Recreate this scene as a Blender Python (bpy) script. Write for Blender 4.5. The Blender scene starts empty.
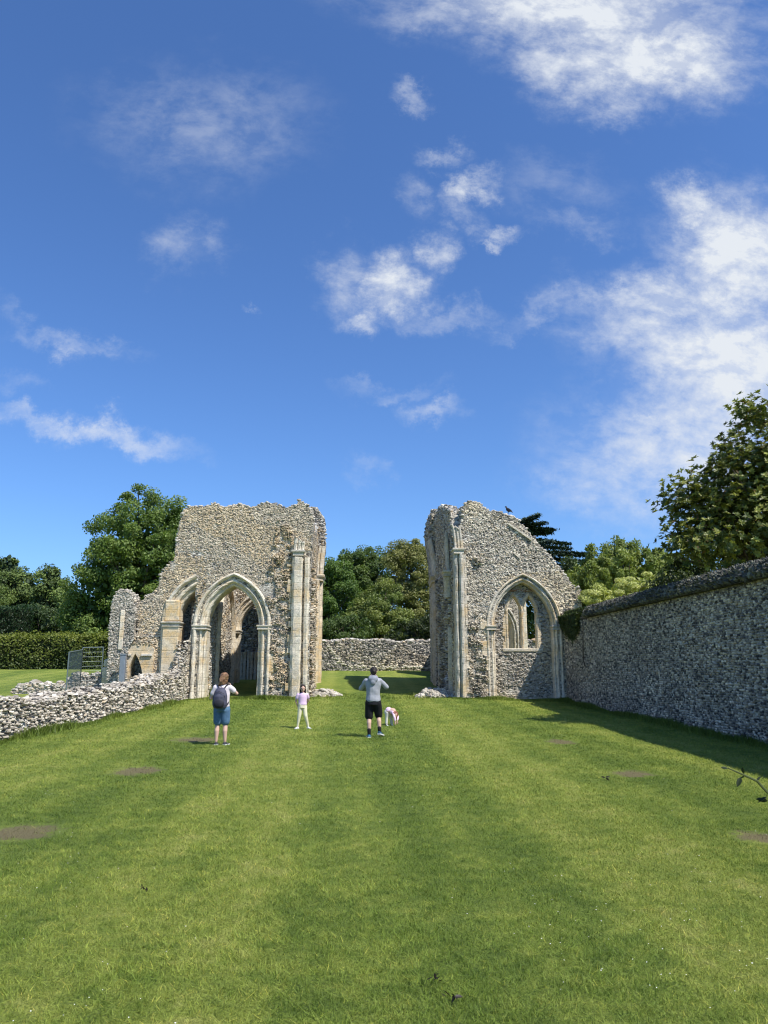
import bpy, bmesh, math, random
import numpy as np
from mathutils import Vector, Matrix, geometry
from mathutils import noise as mnoise

rnd = random.Random(7)
RS = np.random.RandomState(11)
scene = bpy.context.scene
COL = scene.collection
R = math.radians

# ------------------------------------------------------------------ camera
CAMH = 1.85
FPX = 758.0
PITCH = math.atan(156 / FPX)
YAW = math.atan(39 / FPX * math.cos(PITCH))
cam = bpy.data.cameras.new('camera')
cam.sensor_fit = 'VERTICAL'
cam.sensor_height = 24.0
cam.lens = FPX / 1024 * 24.0
cam.clip_start = 0.1
cam.clip_end = 3000
camo = bpy.data.objects.new('camera', cam)
COL.objects.link(camo)
camo.location = (0, 0, CAMH)
camo.rotation_euler = (math.pi / 2 + PITCH, 0, -YAW)
scene.camera = camo
ROT = camo.rotation_euler.to_matrix()

def ray(px, py):
    return ROT @ Vector(((px - 384) / FPX, (512 - py) / FPX, -1))

def at(px, py, Y):
    """world point seen at a photo pixel, at distance Y down the nave"""
    v = ray(px, py)
    return Vector((0, 0, CAMH)) + v * (Y / v.y)

ZT = [(-50, 0), (10, 0), (17, .12), (22, .20), (28, .34), (34, .55), (38, .75), (45, 1.2), (53, 1.64), (60, 1.85), (90, 2.0), (2000, 2.0)]
def zg(x, y):
    ys = [a for a, b in ZT]; zs = [b for a, b in ZT]
    z = np.interp(y, ys, zs)
    x = np.asarray(x, dtype=float); y = np.asarray(y, dtype=float)
    z = z - .13 * np.clip((x - 5) / 5, 0, 1) * np.clip((y - 24) / 8, 0, 1) * np.clip((44 - y) / 8, 0, 1)
    return z + .012 * np.sin(x * 1.3 + y * .4) + .01 * np.sin(y * 1.1 - x * .5)

def ground(px, py):
    v = ray(px, py)
    t = 1.5
    for _ in range(4000):
        p = Vector((0, 0, CAMH)) + v * t
        if p.z <= float(zg(p.x, p.y)): break
        t += .02
    return Vector((p.x, p.y, float(zg(p.x, p.y))))

# ------------------------------------------------------------------ sun and sky
SUND = Vector((0.52, -0.48, 1.0)).normalized()      # towards the sun
el = math.asin(SUND.z)
sun = bpy.data.lights.new('sun', 'SUN')
sun.energy = 4.3
sun.angle = R(0.55)
sun.color = (1.0, .955, .88)
suno = bpy.data.objects.new('sun', sun)
COL.objects.link(suno)
suno.rotation_euler = (-SUND).to_track_quat('-Z', 'Y').to_euler()
suno.location = (20, -20, 40)

W = bpy.data.worlds.new('World'); scene.world = W; W.use_nodes = True
nt = W.node_tree; nt.nodes.clear()
def N(nt, t, **kw):
    n = nt.nodes.new(t)
    for k, v in kw.items(): setattr(n, k, v)
    return n
def L(nt, a, b): nt.links.new(a, b)
def MATH(nt, op, a, b=None, c=None, clamp=False):
    n = N(nt, 'ShaderNodeMath', operation=op); n.use_clamp = clamp
    for i, v in enumerate((a, b, c)):
        if v is None: continue
        if isinstance(v, (int, float)): n.inputs[i].default_value = v
        else: L(nt, v, n.inputs[i])
    return n.outputs[0]

sky = N(nt, 'ShaderNodeTexSky', sky_type='NISHITA')
sky.sun_disc = False
sky.sun_elevation = el
sky.sun_rotation = math.atan2(SUND.x, SUND.y)
sky.air_density = 1.0; sky.dust_density = 0.8; sky.ozone_density = 3.5
tc = N(nt, 'ShaderNodeTexCoord')
sep = N(nt, 'ShaderNodeSeparateXYZ'); L(nt, tc.outputs['Generated'], sep.inputs[0])
ysafe = MATH(nt, 'MAXIMUM', sep.outputs[1], .08)
uu = MATH(nt, 'DIVIDE', sep.outputs[0], ysafe); vv = MATH(nt, 'DIVIDE', sep.outputs[2], ysafe)
uv = N(nt, 'ShaderNodeCombineXYZ'); L(nt, uu, uv.inputs[0]); L(nt, vv, uv.inputs[1])
def uvpx(px, py):
    v = ray(px, py); return Vector((v.x / v.y, v.z / v.y))
# warp the coordinates so cloud edges are ragged
wn = N(nt, 'ShaderNodeTexNoise'); wn.inputs['Scale'].default_value = 6.0; wn.inputs['Detail'].default_value = 8; wn.inputs['Roughness'].default_value = .68
L(nt, uv.outputs[0], wn.inputs['Vector'])
wsub = N(nt, 'ShaderNodeVectorMath', operation='SUBTRACT'); L(nt, wn.outputs['Color'], wsub.inputs[0]); wsub.inputs[1].default_value = (.5, .5, .5)
wsc = N(nt, 'ShaderNodeVectorMath', operation='SCALE'); L(nt, wsub.outputs[0], wsc.inputs[0]); wsc.inputs['Scale'].default_value = .22
wadd = N(nt, 'ShaderNodeVectorMath', operation='ADD'); L(nt, uv.outputs[0], wadd.inputs[0]); L(nt, wsc.outputs[0], wadd.inputs[1])
# (px, py, rx, ry, tilt in picture degrees, strength)
BLOBS = [(560, 0, 240, 75, -8, 1.2), (650, 55, 145, 60, 0, 1.2), (560, 60, 70, 50, 0, .9), (620, 105, 50, 26, 0, .7), (440, 25, 80, 30, 0, .55),
         (740, 265, 110, 95, 10, 1.25), (660, 290, 120, 50, 15, 1.0), (735, 365, 155, 125, 0, 1.25), (695, 455, 170, 100, 0, .95), (610, 478, 120, 44, 0, .6), (700, 205, 55, 34, 0, 1.1), (655, 330, 90, 55, 0, .95), (615, 292, 70, 30, 10, .9), (645, 420, 30, 16, 20, .8),
         (388, 290, 42, 34, 15, 1.0), (350, 280, 40, 34, 0, .62), (365, 312, 40, 18, 0, .8), (432, 258, 26, 30, 0, .8), (410, 200, 22, 30, 0, .4), (470, 186, 42, 20, 35, .85), (458, 218, 32, 24, 0, .6), (500, 226, 30, 12, 5, .65), (446, 148, 34, 16, 0, .6), (408, 92, 28, 12, -25, .5),
         (455, 310, 90, 16, 8, .45), (540, 310, 70, 16, 15, .45),
         (205, 120, 135, 66, 0, .38), (195, 240, 40, 36, -30, .46), (75, 335, 80, 16, -14, .55), (90, 428, 120, 20, -17, .85), (50, 408, 60, 12, -20, .6), (430, 408, 44, 16, 8, .62), (390, 388, 60, 12, 10, .34), (372, 465, 24, 16, 0, .3), (25, 370, 30, 14, 0, .25), (250, 296, 14, 6, 0, .4), (575, 215, 46, 20, 0, .36), (560, 180, 80, 30, 0, .25)]
acc = None
for (bx, by, rx, ry, tl, st) in BLOBS:
    c = uvpx(bx, by)
    du = (uvpx(bx + 10, by) - c).length / 10 * rx
    dv = (uvpx(bx, by + 10) - c).length / 10 * ry
    m = N(nt, 'ShaderNodeMapping', vector_type='TEXTURE')
    m.inputs['Location'].default_value = (c.x, c.y, 0)
    m.inputs['Rotation'].default_value = (0, 0, R(tl))
    m.inputs['Scale'].default_value = (du, dv, 1)
    L(nt, wadd.outputs[0], m.inputs[0])
    ln = N(nt, 'ShaderNodeVectorMath', operation='LENGTH'); L(nt, m.outputs[0], ln.inputs[0])
    mr = N(nt, 'ShaderNodeMapRange', interpolation_type='SMOOTHSTEP'); L(nt, ln.outputs['Value'], mr.inputs[0])
    mr.inputs[1].default_value = 1.25; mr.inputs[2].default_value = 0.0; mr.inputs[3].default_value = 0; mr.inputs[4].default_value = st
    acc = mr.outputs[0] if acc is None else MATH(nt, 'MAXIMUM', acc, mr.outputs[0])
fb = N(nt, 'ShaderNodeTexNoise'); fb.inputs['Scale'].default_value = 11; fb.inputs['Detail'].default_value = 10; fb.inputs['Roughness'].default_value = .66; fb.inputs['Distortion'].default_value = .25
fmap = N(nt, 'ShaderNodeMapping'); fmap.inputs['Scale'].default_value = (1, 1.5, 1); fmap.inputs['Rotation'].default_value = (0, 0, .35); L(nt, uv.outputs[0], fmap.inputs[0]); L(nt, fmap.outputs[0], fb.inputs['Vector'])
fb2 = N(nt, 'ShaderNodeTexNoise'); fb2.inputs['Scale'].default_value = 34; fb2.inputs['Detail'].default_value = 7; fb2.inputs['Roughness'].default_value = .6; L(nt, fmap.outputs[0], fb2.inputs['Vector'])
fsum = MATH(nt, 'ADD', MATH(nt, 'MULTIPLY', fb.outputs[0], .72), MATH(nt, 'MULTIPLY', fb2.outputs[0], .28))
fv = N(nt, 'ShaderNodeMapRange'); L(nt, fsum, fv.inputs[0]); fv.inputs[1].default_value = .42; fv.inputs[2].default_value = .60
dens = MATH(nt, 'MULTIPLY', acc, MATH(nt, 'ADD', MATH(nt, 'MULTIPLY', fv.outputs[0], .62), MATH(nt, 'MULTIPLY', acc, .52)))
front = N(nt, 'ShaderNodeMapRange'); L(nt, sep.outputs[1], front.inputs[0]); front.inputs[1].default_value = .05; front.inputs[2].default_value = .2
dens = MATH(nt, 'MULTIPLY', dens, front.outputs[0])
dens = MATH(nt, 'MULTIPLY', dens, .93, clamp=True)
bg1 = N(nt, 'ShaderNodeBackground'); bg1.inputs[1].default_value = .107
tint = N(nt, 'ShaderNodeMix', data_type='RGBA', blend_type='MULTIPLY'); tint.inputs[0].default_value = 1
L(nt, sky.outputs[0], tint.inputs[6]); tint.inputs[7].default_value = (.64, .90, 1.25, 1)
L(nt, tint.outputs[2], bg1.inputs[0])
bg2 = N(nt, 'ShaderNodeBackground'); bg2.inputs[0].default_value = (.88, .93, 1.0, 1); bg2.inputs[1].default_value = .66
mx = N(nt, 'ShaderNodeMixShader'); L(nt, dens, mx.inputs[0]); L(nt, bg1.outputs[0], mx.inputs[1]); L(nt, bg2.outputs[0], mx.inputs[2])
wo = N(nt, 'ShaderNodeOutputWorld'); L(nt, mx.outputs[0], wo.inputs[0])

scene.view_settings.view_transform = 'Standard'
scene.view_settings.look = 'None'
scene.view_settings.gamma = 1
scene.view_settings.exposure = 0.45
scene.view_settings.use_curve_mapping = False
scene.cycles.pixel_filter_type = 'BLACKMAN_HARRIS'; scene.cycles.filter_width = 1.15
scene.cycles.max_bounces = 5
scene.cycles.diffuse_bounces = 3
scene.cycles.transparent_max_bounces = 8

# ------------------------------------------------------------------ helpers
def link(o, parent=None):
    COL.objects.link(o)
    if parent is not None: o.parent = parent
    return o
def tag(o, label=None, cat=None, group=None, kind=None):
    if label: o['label'] = label
    if cat: o['category'] = cat
    if group: o['group'] = group
    if kind: o['kind'] = kind
    return o
def thing(name, label, cat, loc=(0, 0, 0), rz=0, group=None):
    o = bpy.data.objects.new(name, None); COL.objects.link(o)
    o.location = loc; o.rotation_euler = (0, 0, rz)
    o.empty_display_size = .2
    return tag(o, label, cat, group)
def inv_place(o, parent):
    """geometry is written in world coordinates: keep it there under a parent Empty"""
    if parent is not None:
        M = Matrix.LocRotScale(parent.location, parent.rotation_euler, parent.scale)
        if parent.parent is not None:
            pp = parent.parent
            M = Matrix.LocRotScale(pp.location, pp.rotation_euler, pp.scale) @ pp_inv(parent) @ M
        o.matrix_parent_inverse = M.inverted()
def pp_inv(o):
    return o.matrix_parent_inverse.copy()
def fromdata(name, verts, faces, mat, parent=None, world=True, smooth=False, cols=None):
    me = bpy.data.meshes.new(name)
    verts = np.asarray(verts, dtype=np.float32)
    if isinstance(faces, np.ndarray):
        nf, k = faces.shape
        me.vertices.add(len(verts)); me.vertices.foreach_set('co', verts.ravel())
        me.loops.add(nf * k); me.loops.foreach_set('vertex_index', faces.ravel().astype(np.int32))
        me.polygons.add(nf); me.polygons.foreach_set('loop_start', np.arange(0, nf * k, k, dtype=np.int32))
        try: me.polygons.foreach_set('loop_total', np.full(nf, k, dtype=np.int32))
        except Exception: pass
        me.update(calc_edges=True)
    else:
        me.from_pydata([tuple(v) for v in verts.tolist()], [], faces)
    if cols is not None:
        ca = me.color_attributes.new('Col', 'FLOAT_COLOR', 'POINT')
        c4 = np.ones((len(verts), 4), dtype=np.float32); c4[:, :3] = cols
        ca.data.foreach_set('color', c4.ravel())
    me.polygons.foreach_set('use_smooth', [smooth] * len(me.polygons))
    me.validate(verbose=False)
    me.materials.append(mat)
    o = bpy.data.objects.new(name, me)
    link(o, parent)
    if world and parent is not None: inv_place(o, parent)
    return o
def frombm(name, bm, mat, parent=None, world=True, smooth=False):
    bmesh.ops.recalc_face_normals(bm, faces=bm.faces)
    me = bpy.data.meshes.new(name); bm.to_mesh(me); bm.free()
    me.polygons.foreach_set('use_smooth', [smooth] * len(me.polygons))
    me.materials.append(mat)
    o = bpy.data.objects.new(name, me); link(o, parent)
    if world and parent is not None: inv_place(o, parent)
    return o
def box(bm, x0, x1, y0, y1, z0, z1, bev=0, jit=0):
    vs = []
    for z in (z0, z1):
        for (x, y) in ((x0, y0), (x1, y0), (x1, y1), (x0, y1)):
            vs.append(bm.verts.new((x + rnd.uniform(-jit, jit), y + rnd.uniform(-jit, jit), z + rnd.uniform(-jit, jit))))
    fs = [bm.faces.new([vs[i] for i in f]) for f in ((0, 3, 2, 1), (4, 5, 6, 7), (0, 1, 5, 4), (1, 2, 6, 5), (2, 3, 7, 6), (3, 0, 4, 7))]
    if bev:
        es = list({e for f in fs for e in f.edges})
        bmesh.ops.bevel(bm, geom=es, offset=bev, segments=1, affect='EDGES')
def tube(bm, pts, rads, seg=7, cap=True):
    pts = [Vector(p) for p in pts]
    rings = []
    for i, p in enumerate(pts):
        d = (pts[min(i + 1, len(pts) - 1)] - pts[max(i - 1, 0)])
        if d.length < 1e-6: d = Vector((0, 0, 1))
        q = d.normalized().to_track_quat('Z', 'X')
        r = rads[i] if hasattr(rads, '__len__') else rads
        rings.append([bm.verts.new(p + q @ Vector((math.cos(a) * r, math.sin(a) * r, 0))) for a in [2 * math.pi * k / seg for k in range(seg)]])
    for a, b in zip(rings, rings[1:]):
        for k in range(seg): bm.faces.new((a[k], a[(k + 1) % seg], b[(k + 1) % seg], b[k]))
    if cap:
        bm.faces.new(rings[0][::-1]); bm.faces.new(rings[-1])
def fbm(x, y, z=0, o=3):
    return mnoise.fractal(Vector((x, y, z)), 1.0, 2.0, o)

# ------------------------------------------------------------------ materials
def newmat(name, rough=.85):
    m = bpy.data.materials.new(name); m.use_nodes = True
    b = m.node_tree.nodes['Principled BSDF']
    b.inputs['Roughness'].default_value = rough
    b.inputs['Specular IOR Level'].default_value = .3
    return m, m.node_tree, b
def ramp(nt, fac, stops, interp='LINEAR'):
    r = N(nt, 'ShaderNodeValToRGB'); r.color_ramp.interpolation = interp
    while len(r.color_ramp.elements) < len(stops): r.color_ramp.elements.new(.5)
    for e, (p, c) in zip(r.color_ramp.elements, stops):
        e.position = p; e.color = (c[0], c[1], c[2], 1)
    L(nt, fac, r.inputs[0]); return r.outputs[0]
def noise(nt, vec, scale, detail=4, rough=.55):
    n = N(nt, 'ShaderNodeTexNoise'); n.inputs['Scale'].default_value = scale; n.inputs['Detail'].default_value = detail; n.inputs['Roughness'].default_value = rough
    L(nt, vec, n.inputs['Vector']); return n.outputs[0]
def mixc(nt, fac, a, b, mode='MIX'):
    m = N(nt, 'ShaderNodeMix', data_type='RGBA', blend_type=mode)
    for i, v in ((0, fac), (6, a), (7, b)):
        if isinstance(v, (int, float)): m.inputs[i].default_value = v
        elif isinstance(v, tuple): m.inputs[i].default_value = (*v, 1)
        else: L(nt, v, m.inputs[i])
    return m.outputs[2]
def bump(nt, b, h, dist=.02, strength=1):
    n = N(nt, 'ShaderNodeBump'); n.inputs['Distance'].default_value = dist; n.inputs['Strength'].default_value = strength
    L(nt, h, n.inputs['Height']); L(nt, n.outputs[0], b.inputs['Normal'])
def pos(nt):
    return N(nt, 'ShaderNodeNewGeometry').outputs['Position']

def rubble_mat(name, scale, dark, tint, stretch=1.6):
    """mortared flint: cells with their own colour, pale mortar between"""
    m, nt, b = newmat(name)
    p = pos(nt)
    mp = N(nt, 'ShaderNodeMapping'); mp.inputs['Scale'].default_value = (1, 1, stretch); L(nt, p, mp.inputs[0])
    nz = noise(nt, mp.outputs[0], scale * .6, 3)
    v1 = N(nt, 'ShaderNodeTexVoronoi'); v1.inputs['Scale'].default_value = scale; L(nt, mp.outputs[0], v1.inputs['Vector'])
    v2 = N(nt, 'ShaderNodeTexVoronoi', feature='DISTANCE_TO_EDGE'); v2.inputs['Scale'].default_value = scale; L(nt, mp.outputs[0], v2.inputs['Vector'])
    sp = N(nt, 'ShaderNodeSeparateColor'); L(nt, v1.outputs['Color'], sp.inputs[0])
    c = ramp(nt, sp.outputs[0], [(0, (.07, .068, .065)), (.22 + dark, (.13, .125, .12)), (.3 + dark, (.27, .25, .22)), (.62, (.36, .33, .28)), (.72, (.52, .49, .43)), (1, (.66, .63, .56))])
    big = noise(nt, p, .55, 4)
    c = mixc(nt, ramp(nt, big, [(.42, (0, 0, 0)), (.62, (1, 1, 1))]), c, tint, 'MULTIPLY')
    edge = ramp(nt, v2.outputs['Distance'], [(0.02, (1, 1, 1)), (.11, (0, 0, 0))])
    mort = ramp(nt, noise(nt, p, 6, 5), [(.3, (.36, .32, .255)), (.7, (.52, .465, .375))])
    c = mixc(nt, edge, c, mort)
    L(nt, c, b.inputs['Base Color'])
    h = MATH(nt, 'ADD', MATH(nt, 'MULTIPLY', v2.outputs['Distance'], 1.5), MATH(nt, 'MULTIPLY', nz, .5))
    bump(nt, b, h, .045, 1)
    return m
M_RUB = rubble_mat('flint_rubble', 7.5, 0.0, (.95, .86, .72))
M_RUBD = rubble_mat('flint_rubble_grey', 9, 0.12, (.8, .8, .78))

def attr_mat(name, rough=.7, amt=.25, spec=.3, bs=30, transl=0.0, bdist=.01):
    m, nt, b = newmat(name, rough)
    b.inputs['Specular IOR Level'].default_value = spec
    a = N(nt, 'ShaderNodeAttribute', attribute_name='Col')
    n = noise(nt, pos(nt), bs, 3)
    g = ramp(nt, n, [(.3, (1 - amt,) * 3), (.7, (1 + amt * .3,) * 3)])
    c = mixc(nt, 1, a.outputs['Color'], g, 'MULTIPLY')
    L(nt, c, b.inputs['Base Color'])
    if bdist: bump(nt, b, n, bdist, .7)
    if transl:
        t = N(nt, 'ShaderNodeBsdfTranslucent'); L(nt, mixc(nt, 1, c, (1.5, 1.6, .7), 'MULTIPLY'), t.inputs[0])
        ms = N(nt, 'ShaderNodeMixShader'); ms.inputs[0].default_value = transl
        out = [x for x in nt.nodes if x.type == 'OUTPUT_MATERIAL'][0]
        L(nt, b.outputs[0], ms.inputs[1]); L(nt, t.outputs[0], ms.inputs[2]); L(nt, ms.outputs[0], out.inputs[0])
    return m
M_STONE = attr_mat('flint_stones', .62, .35, .35, 22)
M_LEAF = attr_mat('leaves', .5, .15, .35, 3, .28, 0)
M_GLOSSY = attr_mat('glossy_leaves', .42, .15, .35, 3, .18, 0)
M_NEEDLE = attr_mat('needles', .6, .2, .2, 3, .08, 0)

def ashlar_mat(name, base=(.60, .53, .41), ochre=(.56, .40, .19), grey=(.40, .38, .33), amount=.5):
    m, nt, b = newmat(name, .8)
    p = pos(nt)
    n1 = noise(nt, p, 1.3, 4); n2 = noise(nt, p, 5, 5); n3 = noise(nt, p, 28, 4)
    c = mixc(nt, ramp(nt, n1, [(.5 - .1 * amount, (0, 0, 0)), (.62, (1, 1, 1))]), base, ochre)
    c = mixc(nt, ramp(nt, n2, [(.48, (0, 0, 0)), (.68, (.85, .85, .85))]), c, grey)
    c = mixc(nt, 1, c, ramp(nt, n3, [(.3, (.72, .72, .72)), (.6, (1.08, 1.08, 1.08))]), 'MULTIPLY')
    # bed joints about every 0.3 m, wobbling a little
    sp = N(nt, 'ShaderNodeSeparateXYZ'); L(nt, p, sp.inputs[0])
    zz = MATH(nt, 'MULTIPLY', MATH(nt, 'ADD', sp.outputs[2], MATH(nt, 'MULTIPLY', n1, .12)), 3.4)
    fr = MATH(nt, 'FRACT', zz)
    jd = MATH(nt, 'MINIMUM', fr, MATH(nt, 'SUBTRACT', 1, fr))
    jm = ramp(nt, jd, [(.02, (1, 1, 1)), (.07, (0, 0, 0))])
    c = mixc(nt, MATH(nt, 'MULTIPLY', jm, .16), c, (.30, .26, .20))
    n4 = noise(nt, p, 9, 6, .7)
    c = mixc(nt, ramp(nt, n4, [(.56, (0, 0, 0)), (.66, (.8, .8, .8))]), c, tuple(v * .55 for v in grey))
    # every block has its own tone
    wn = N(nt, 'ShaderNodeTexWhiteNoise', noise_dimensions='1D'); L(nt, MATH(nt, 'FLOOR', zz), wn.inputs['W'])
    c = mixc(nt, 1, c, ramp(nt, wn.outputs[0], [(0, (.91, .90, .88)), (1, (1.04, 1.03, 1.02))]), 'MULTIPLY')
    L(nt, c, b.inputs['Base Color'])
    h = MATH(nt, 'ADD', MATH(nt, 'MULTIPLY', n3, .5), MATH(nt, 'ADD', n2, MATH(nt, 'MULTIPLY', jm, -.3)))
    bump(nt, b, h, .03, .8)
    return m
M_ASH = ashlar_mat('limestone_ashlar', (.74, .665, .53), (.68, .53, .33), (.52, .48, .41))
M_ASHG = ashlar_mat('weathered_grey_limestone', (.60, .55, .46), (.58, .47, .30), (.38, .36, .31), .1)
M_ASHO = ashlar_mat('ochre_limestone', (.72, .61, .44), (.66, .47, .24), (.54, .48, .38), .9)

# the lawn colour as a function of the position on the ground: mowing stripes, wear, bare patches
PATCH = []
for (px, py, hw, hh) in ((19, 833, 44, 9), (137, 771, 27, 5), (196, 740, 26, 3), (632, 774, 24, 4), (561, 742, 15, 3), (760, 838, 26, 7)):
    g = ground(px, py); gx = ground(px + hw, py); gy = ground(px, py - hh)
    PATCH.append((g.x, g.y, abs(gx.x - g.x), abs(gy.y - g.y)))
STR = 4.4
def lawn_colour(nt, p, fine=True):
    sp = N(nt, 'ShaderNodeSeparateXYZ'); L(nt, p, sp.inputs[0])
    flat = N(nt, 'ShaderNodeCombineXYZ'); L(nt, sp.outputs[0], flat.inputs[0]); L(nt, sp.outputs[1], flat.inputs[1])
    f = flat.outputs[0]
    warp = noise(nt, f, .35, 3)
    s = MATH(nt, 'SINE', MATH(nt, 'ADD', MATH(nt, 'MULTIPLY', MATH(nt, 'ADD', sp.outputs[0], MATH(nt, 'MULTIPLY', MATH(nt, 'SUBTRACT', warp, .5), .8)), 2 * math.pi / STR), 3.43))
    n1 = noise(nt, f, .9, 5, .6); n2 = noise(nt, f, 5, 5, .65); n3 = noise(nt, f, 40, 4, .7)
    t = MATH(nt, 'ADD', MATH(nt, 'ADD', MATH(nt, 'MULTIPLY', s, .07), MATH(nt, 'MULTIPLY', MATH(nt, 'SINE', MATH(nt, 'MULTIPLY', sp.outputs[0], 5.9)), .035)), MATH(nt, 'ADD', MATH(nt, 'MULTIPLY', n1, .45), MATH(nt, 'MULTIPLY', n2, .58)))
    c = ramp(nt, t, [(.30, (.092, .148, .020)), (.46, (.164, .228, .034)), (.60, (.268, .318, .056)), (.80, (.41, .40, .12))])
    if fine:
        c = mixc(nt, 1, c, ramp(nt, n3, [(.3, (.55, .55, .5)), (.7, (1.3, 1.3, 1.2))]), 'MULTIPLY')
    m = None
    for (x, y, rx, ry) in PATCH:
        mp = N(nt, 'ShaderNodeMapping', vector_type='TEXTURE'); mp.inputs['Location'].default_value = (x, y, 0); mp.inputs['Scale'].default_value = (rx, ry, 1)
        L(nt, f, mp.inputs[0])
        ln = N(nt, 'ShaderNodeVectorMath', operation='LENGTH'); L(nt, mp.outputs[0], ln.inputs[0])
        v = MATH(nt, 'SUBTRACT', 2.4, MATH(nt, 'ADD', ln.outputs['Value'], MATH(nt, 'ADD', MATH(nt, 'MULTIPLY', n2, 2.0), MATH(nt, 'MULTIPLY', n3, .9))), clamp=False)
        m = v if m is None else MATH(nt, 'MAXIMUM', m, v)
    mm = MATH(nt, 'MULTIPLY', m, 2.6, clamp=True)
    c = mixc(nt, MATH(nt, 'MULTIPLY', mm, .85), c, mixc(nt, n3, (.12, .09, .045), (.28, .215, .12)))
    return c, n3, n2
m, nt, b = newmat('lawn_turf', .9)
c, n3, n2 = lawn_colour(nt, pos(nt)); L(nt, c, b.inputs['Base Color']); bump(nt, b, MATH(nt, 'ADD', n3, n2), .05, 1)
M_LAWN = m
m, nt, b = newmat('grass_blades', .6)
c, n3, n2 = lawn_colour(nt, pos(nt), False)
a = N(nt, 'ShaderNodeAttribute', attribute_name='Col')
c = mixc(nt, 1, c, a.outputs['Color'], 'MULTIPLY'); L(nt, c, b.inputs['Base Color'])
t = N(nt, 'ShaderNodeBsdfTranslucent'); L(nt, c, t.inputs[0])
ms = N(nt, 'ShaderNodeMixShader'); ms.inputs[0].default_value = .35
out = [x for x in nt.nodes if x.type == 'OUTPUT_MATERIAL'][0]
L(nt, b.outputs[0], ms.inputs[1]); L(nt, t.outputs[0], ms.inputs[2]); L(nt, ms.outputs[0], out.inputs[0])
M_BLADE = m
def flat_mat(name, col, rough=.8, metal=0, var=.2, sc=20, col2=None, bd=.004):
    m, nt, b = newmat(name, rough); b.inputs['Metallic'].default_value = metal
    tcn = N(nt, 'ShaderNodeTexCoord').outputs['Object']
    n = noise(nt, tcn, sc, 4)
    c2 = col2 or tuple(v * (1 - var * 2) for v in col)
    L(nt, ramp(nt, n, [(.35, c2), (.65, col)]), b.inputs['Base Color'])
    if bd: bump(nt, b, n, bd, .6)
    return m
M_BARK = flat_mat('bark', (.13, .10, .075), .9, 0, .25, 9, None, .03)
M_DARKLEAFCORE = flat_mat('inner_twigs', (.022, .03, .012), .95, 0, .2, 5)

# ------------------------------------------------------------------ stones
def _ico():
    bm = bmesh.new(); bmesh.ops.create_icosphere(bm, subdivisions=1, radius=1)
    v = np.array([x.co[:] for x in bm.verts]); f = np.array([[q.index for q in x.verts] for x in bm.faces]); bm.free()
    return v, f
ICOV, ICOF = _ico()
PAL_WARM = (np.array([(.66, .62, .54), (.56, .51, .43), (.40, .36, .30), (.28, .255, .22), (.12, .115, .11), (.50, .40, .27), (.42, .30, .19)]),
            np.array([.17, .22, .22, .15, .10, .10, .04]))
PAL_MIX = (np.array([(.72, .68, .60), (.60, .55, .47), (.46, .42, .36), (.34, .31, .27), (.11, .105, .10), (.52, .44, .33)]),
           np.array([.20, .26, .22, .15, .11, .06]))
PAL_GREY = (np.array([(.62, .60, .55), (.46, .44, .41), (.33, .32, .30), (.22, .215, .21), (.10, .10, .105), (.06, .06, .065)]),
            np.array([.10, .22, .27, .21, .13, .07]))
PAL_PALE = (np.array([(.68, .62, .52), (.57, .51, .42), (.48, .43, .35), (.37, .33, .27), (.16, .15, .14), (.54, .45, .33)]),
            np.array([.13, .28, .28, .17, .06, .08]))
PAL_WALL = (np.array([(.60, .59, .56), (.42, .42, .41), (.30, .30, .30), (.19, .19, .195), (.09, .09, .10), (.05, .05, .055), (.34, .30, .24)]),
            np.array([.17, .20, .20, .18, .14, .07, .04]))
def stones(name, P, U, V, Nn, S, pal, mat, parent, seed=1, tint=None, rot=.22):
    rs = np.random.RandomState(seed)
    n = len(P)
    if n == 0: return None
    U = np.broadcast_to(np.asarray(U, float), (n, 3)); V = np.broadcast_to(np.asarray(V, float), (n, 3)); Nn = np.broadcast_to(np.asarray(Nn, float), (n, 3))
    a = rs.normal(0, rot, n)
    U2 = U * np.cos(a)[:, None] + V * np.sin(a)[:, None]; V2 = V * np.cos(a)[:, None] - U * np.sin(a)[:, None]
    loc = ICOV[None] * (1 + rs.uniform(-.28, .22, (n, len(ICOV), 1)))
    # squarer than a ball
    loc = np.sign(loc) * np.abs(loc) ** .88
    w = loc[:, :, 0:1] * (S[:, 0:1] / 2)[:, None] * U2[:, None] + loc[:, :, 1:2] * (S[:, 1:2] / 2)[:, None] * V2[:, None] + loc[:, :, 2:3] * (S[:, 2:3] / 2)[:, None] * Nn[:, None]
    verts = (P[:, None] + w).reshape(-1, 3)
    faces = (ICOF[None] + (np.arange(n) * len(ICOV))[:, None, None]).reshape(-1, 3)
    cols = pal[0][rs.choice(len(pal[0]), n, p=pal[1] / pal[1].sum())] * rs.uniform(.8, 1.18, (n, 1))
    if tint is not None: cols = cols * tint
    cols = np.repeat(cols, len(ICOV), axis=0)
    return fromdata(name, verts, faces, mat, parent, cols=cols)
def inpoly(x, y, poly):
    poly = np.asarray(poly, float); r = np.zeros(len(x), bool)
    j = len(poly) - 1
    for i in range(len(poly)):
        xi, yi = poly[i]; xj, yj = poly[j]
        if yi != yj:
            c = ((yi > y) != (yj > y)) & (x < (xj - xi) * (y - yi) / (yj - yi) + xi)
            r ^= c
        j = i
    return r
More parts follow.
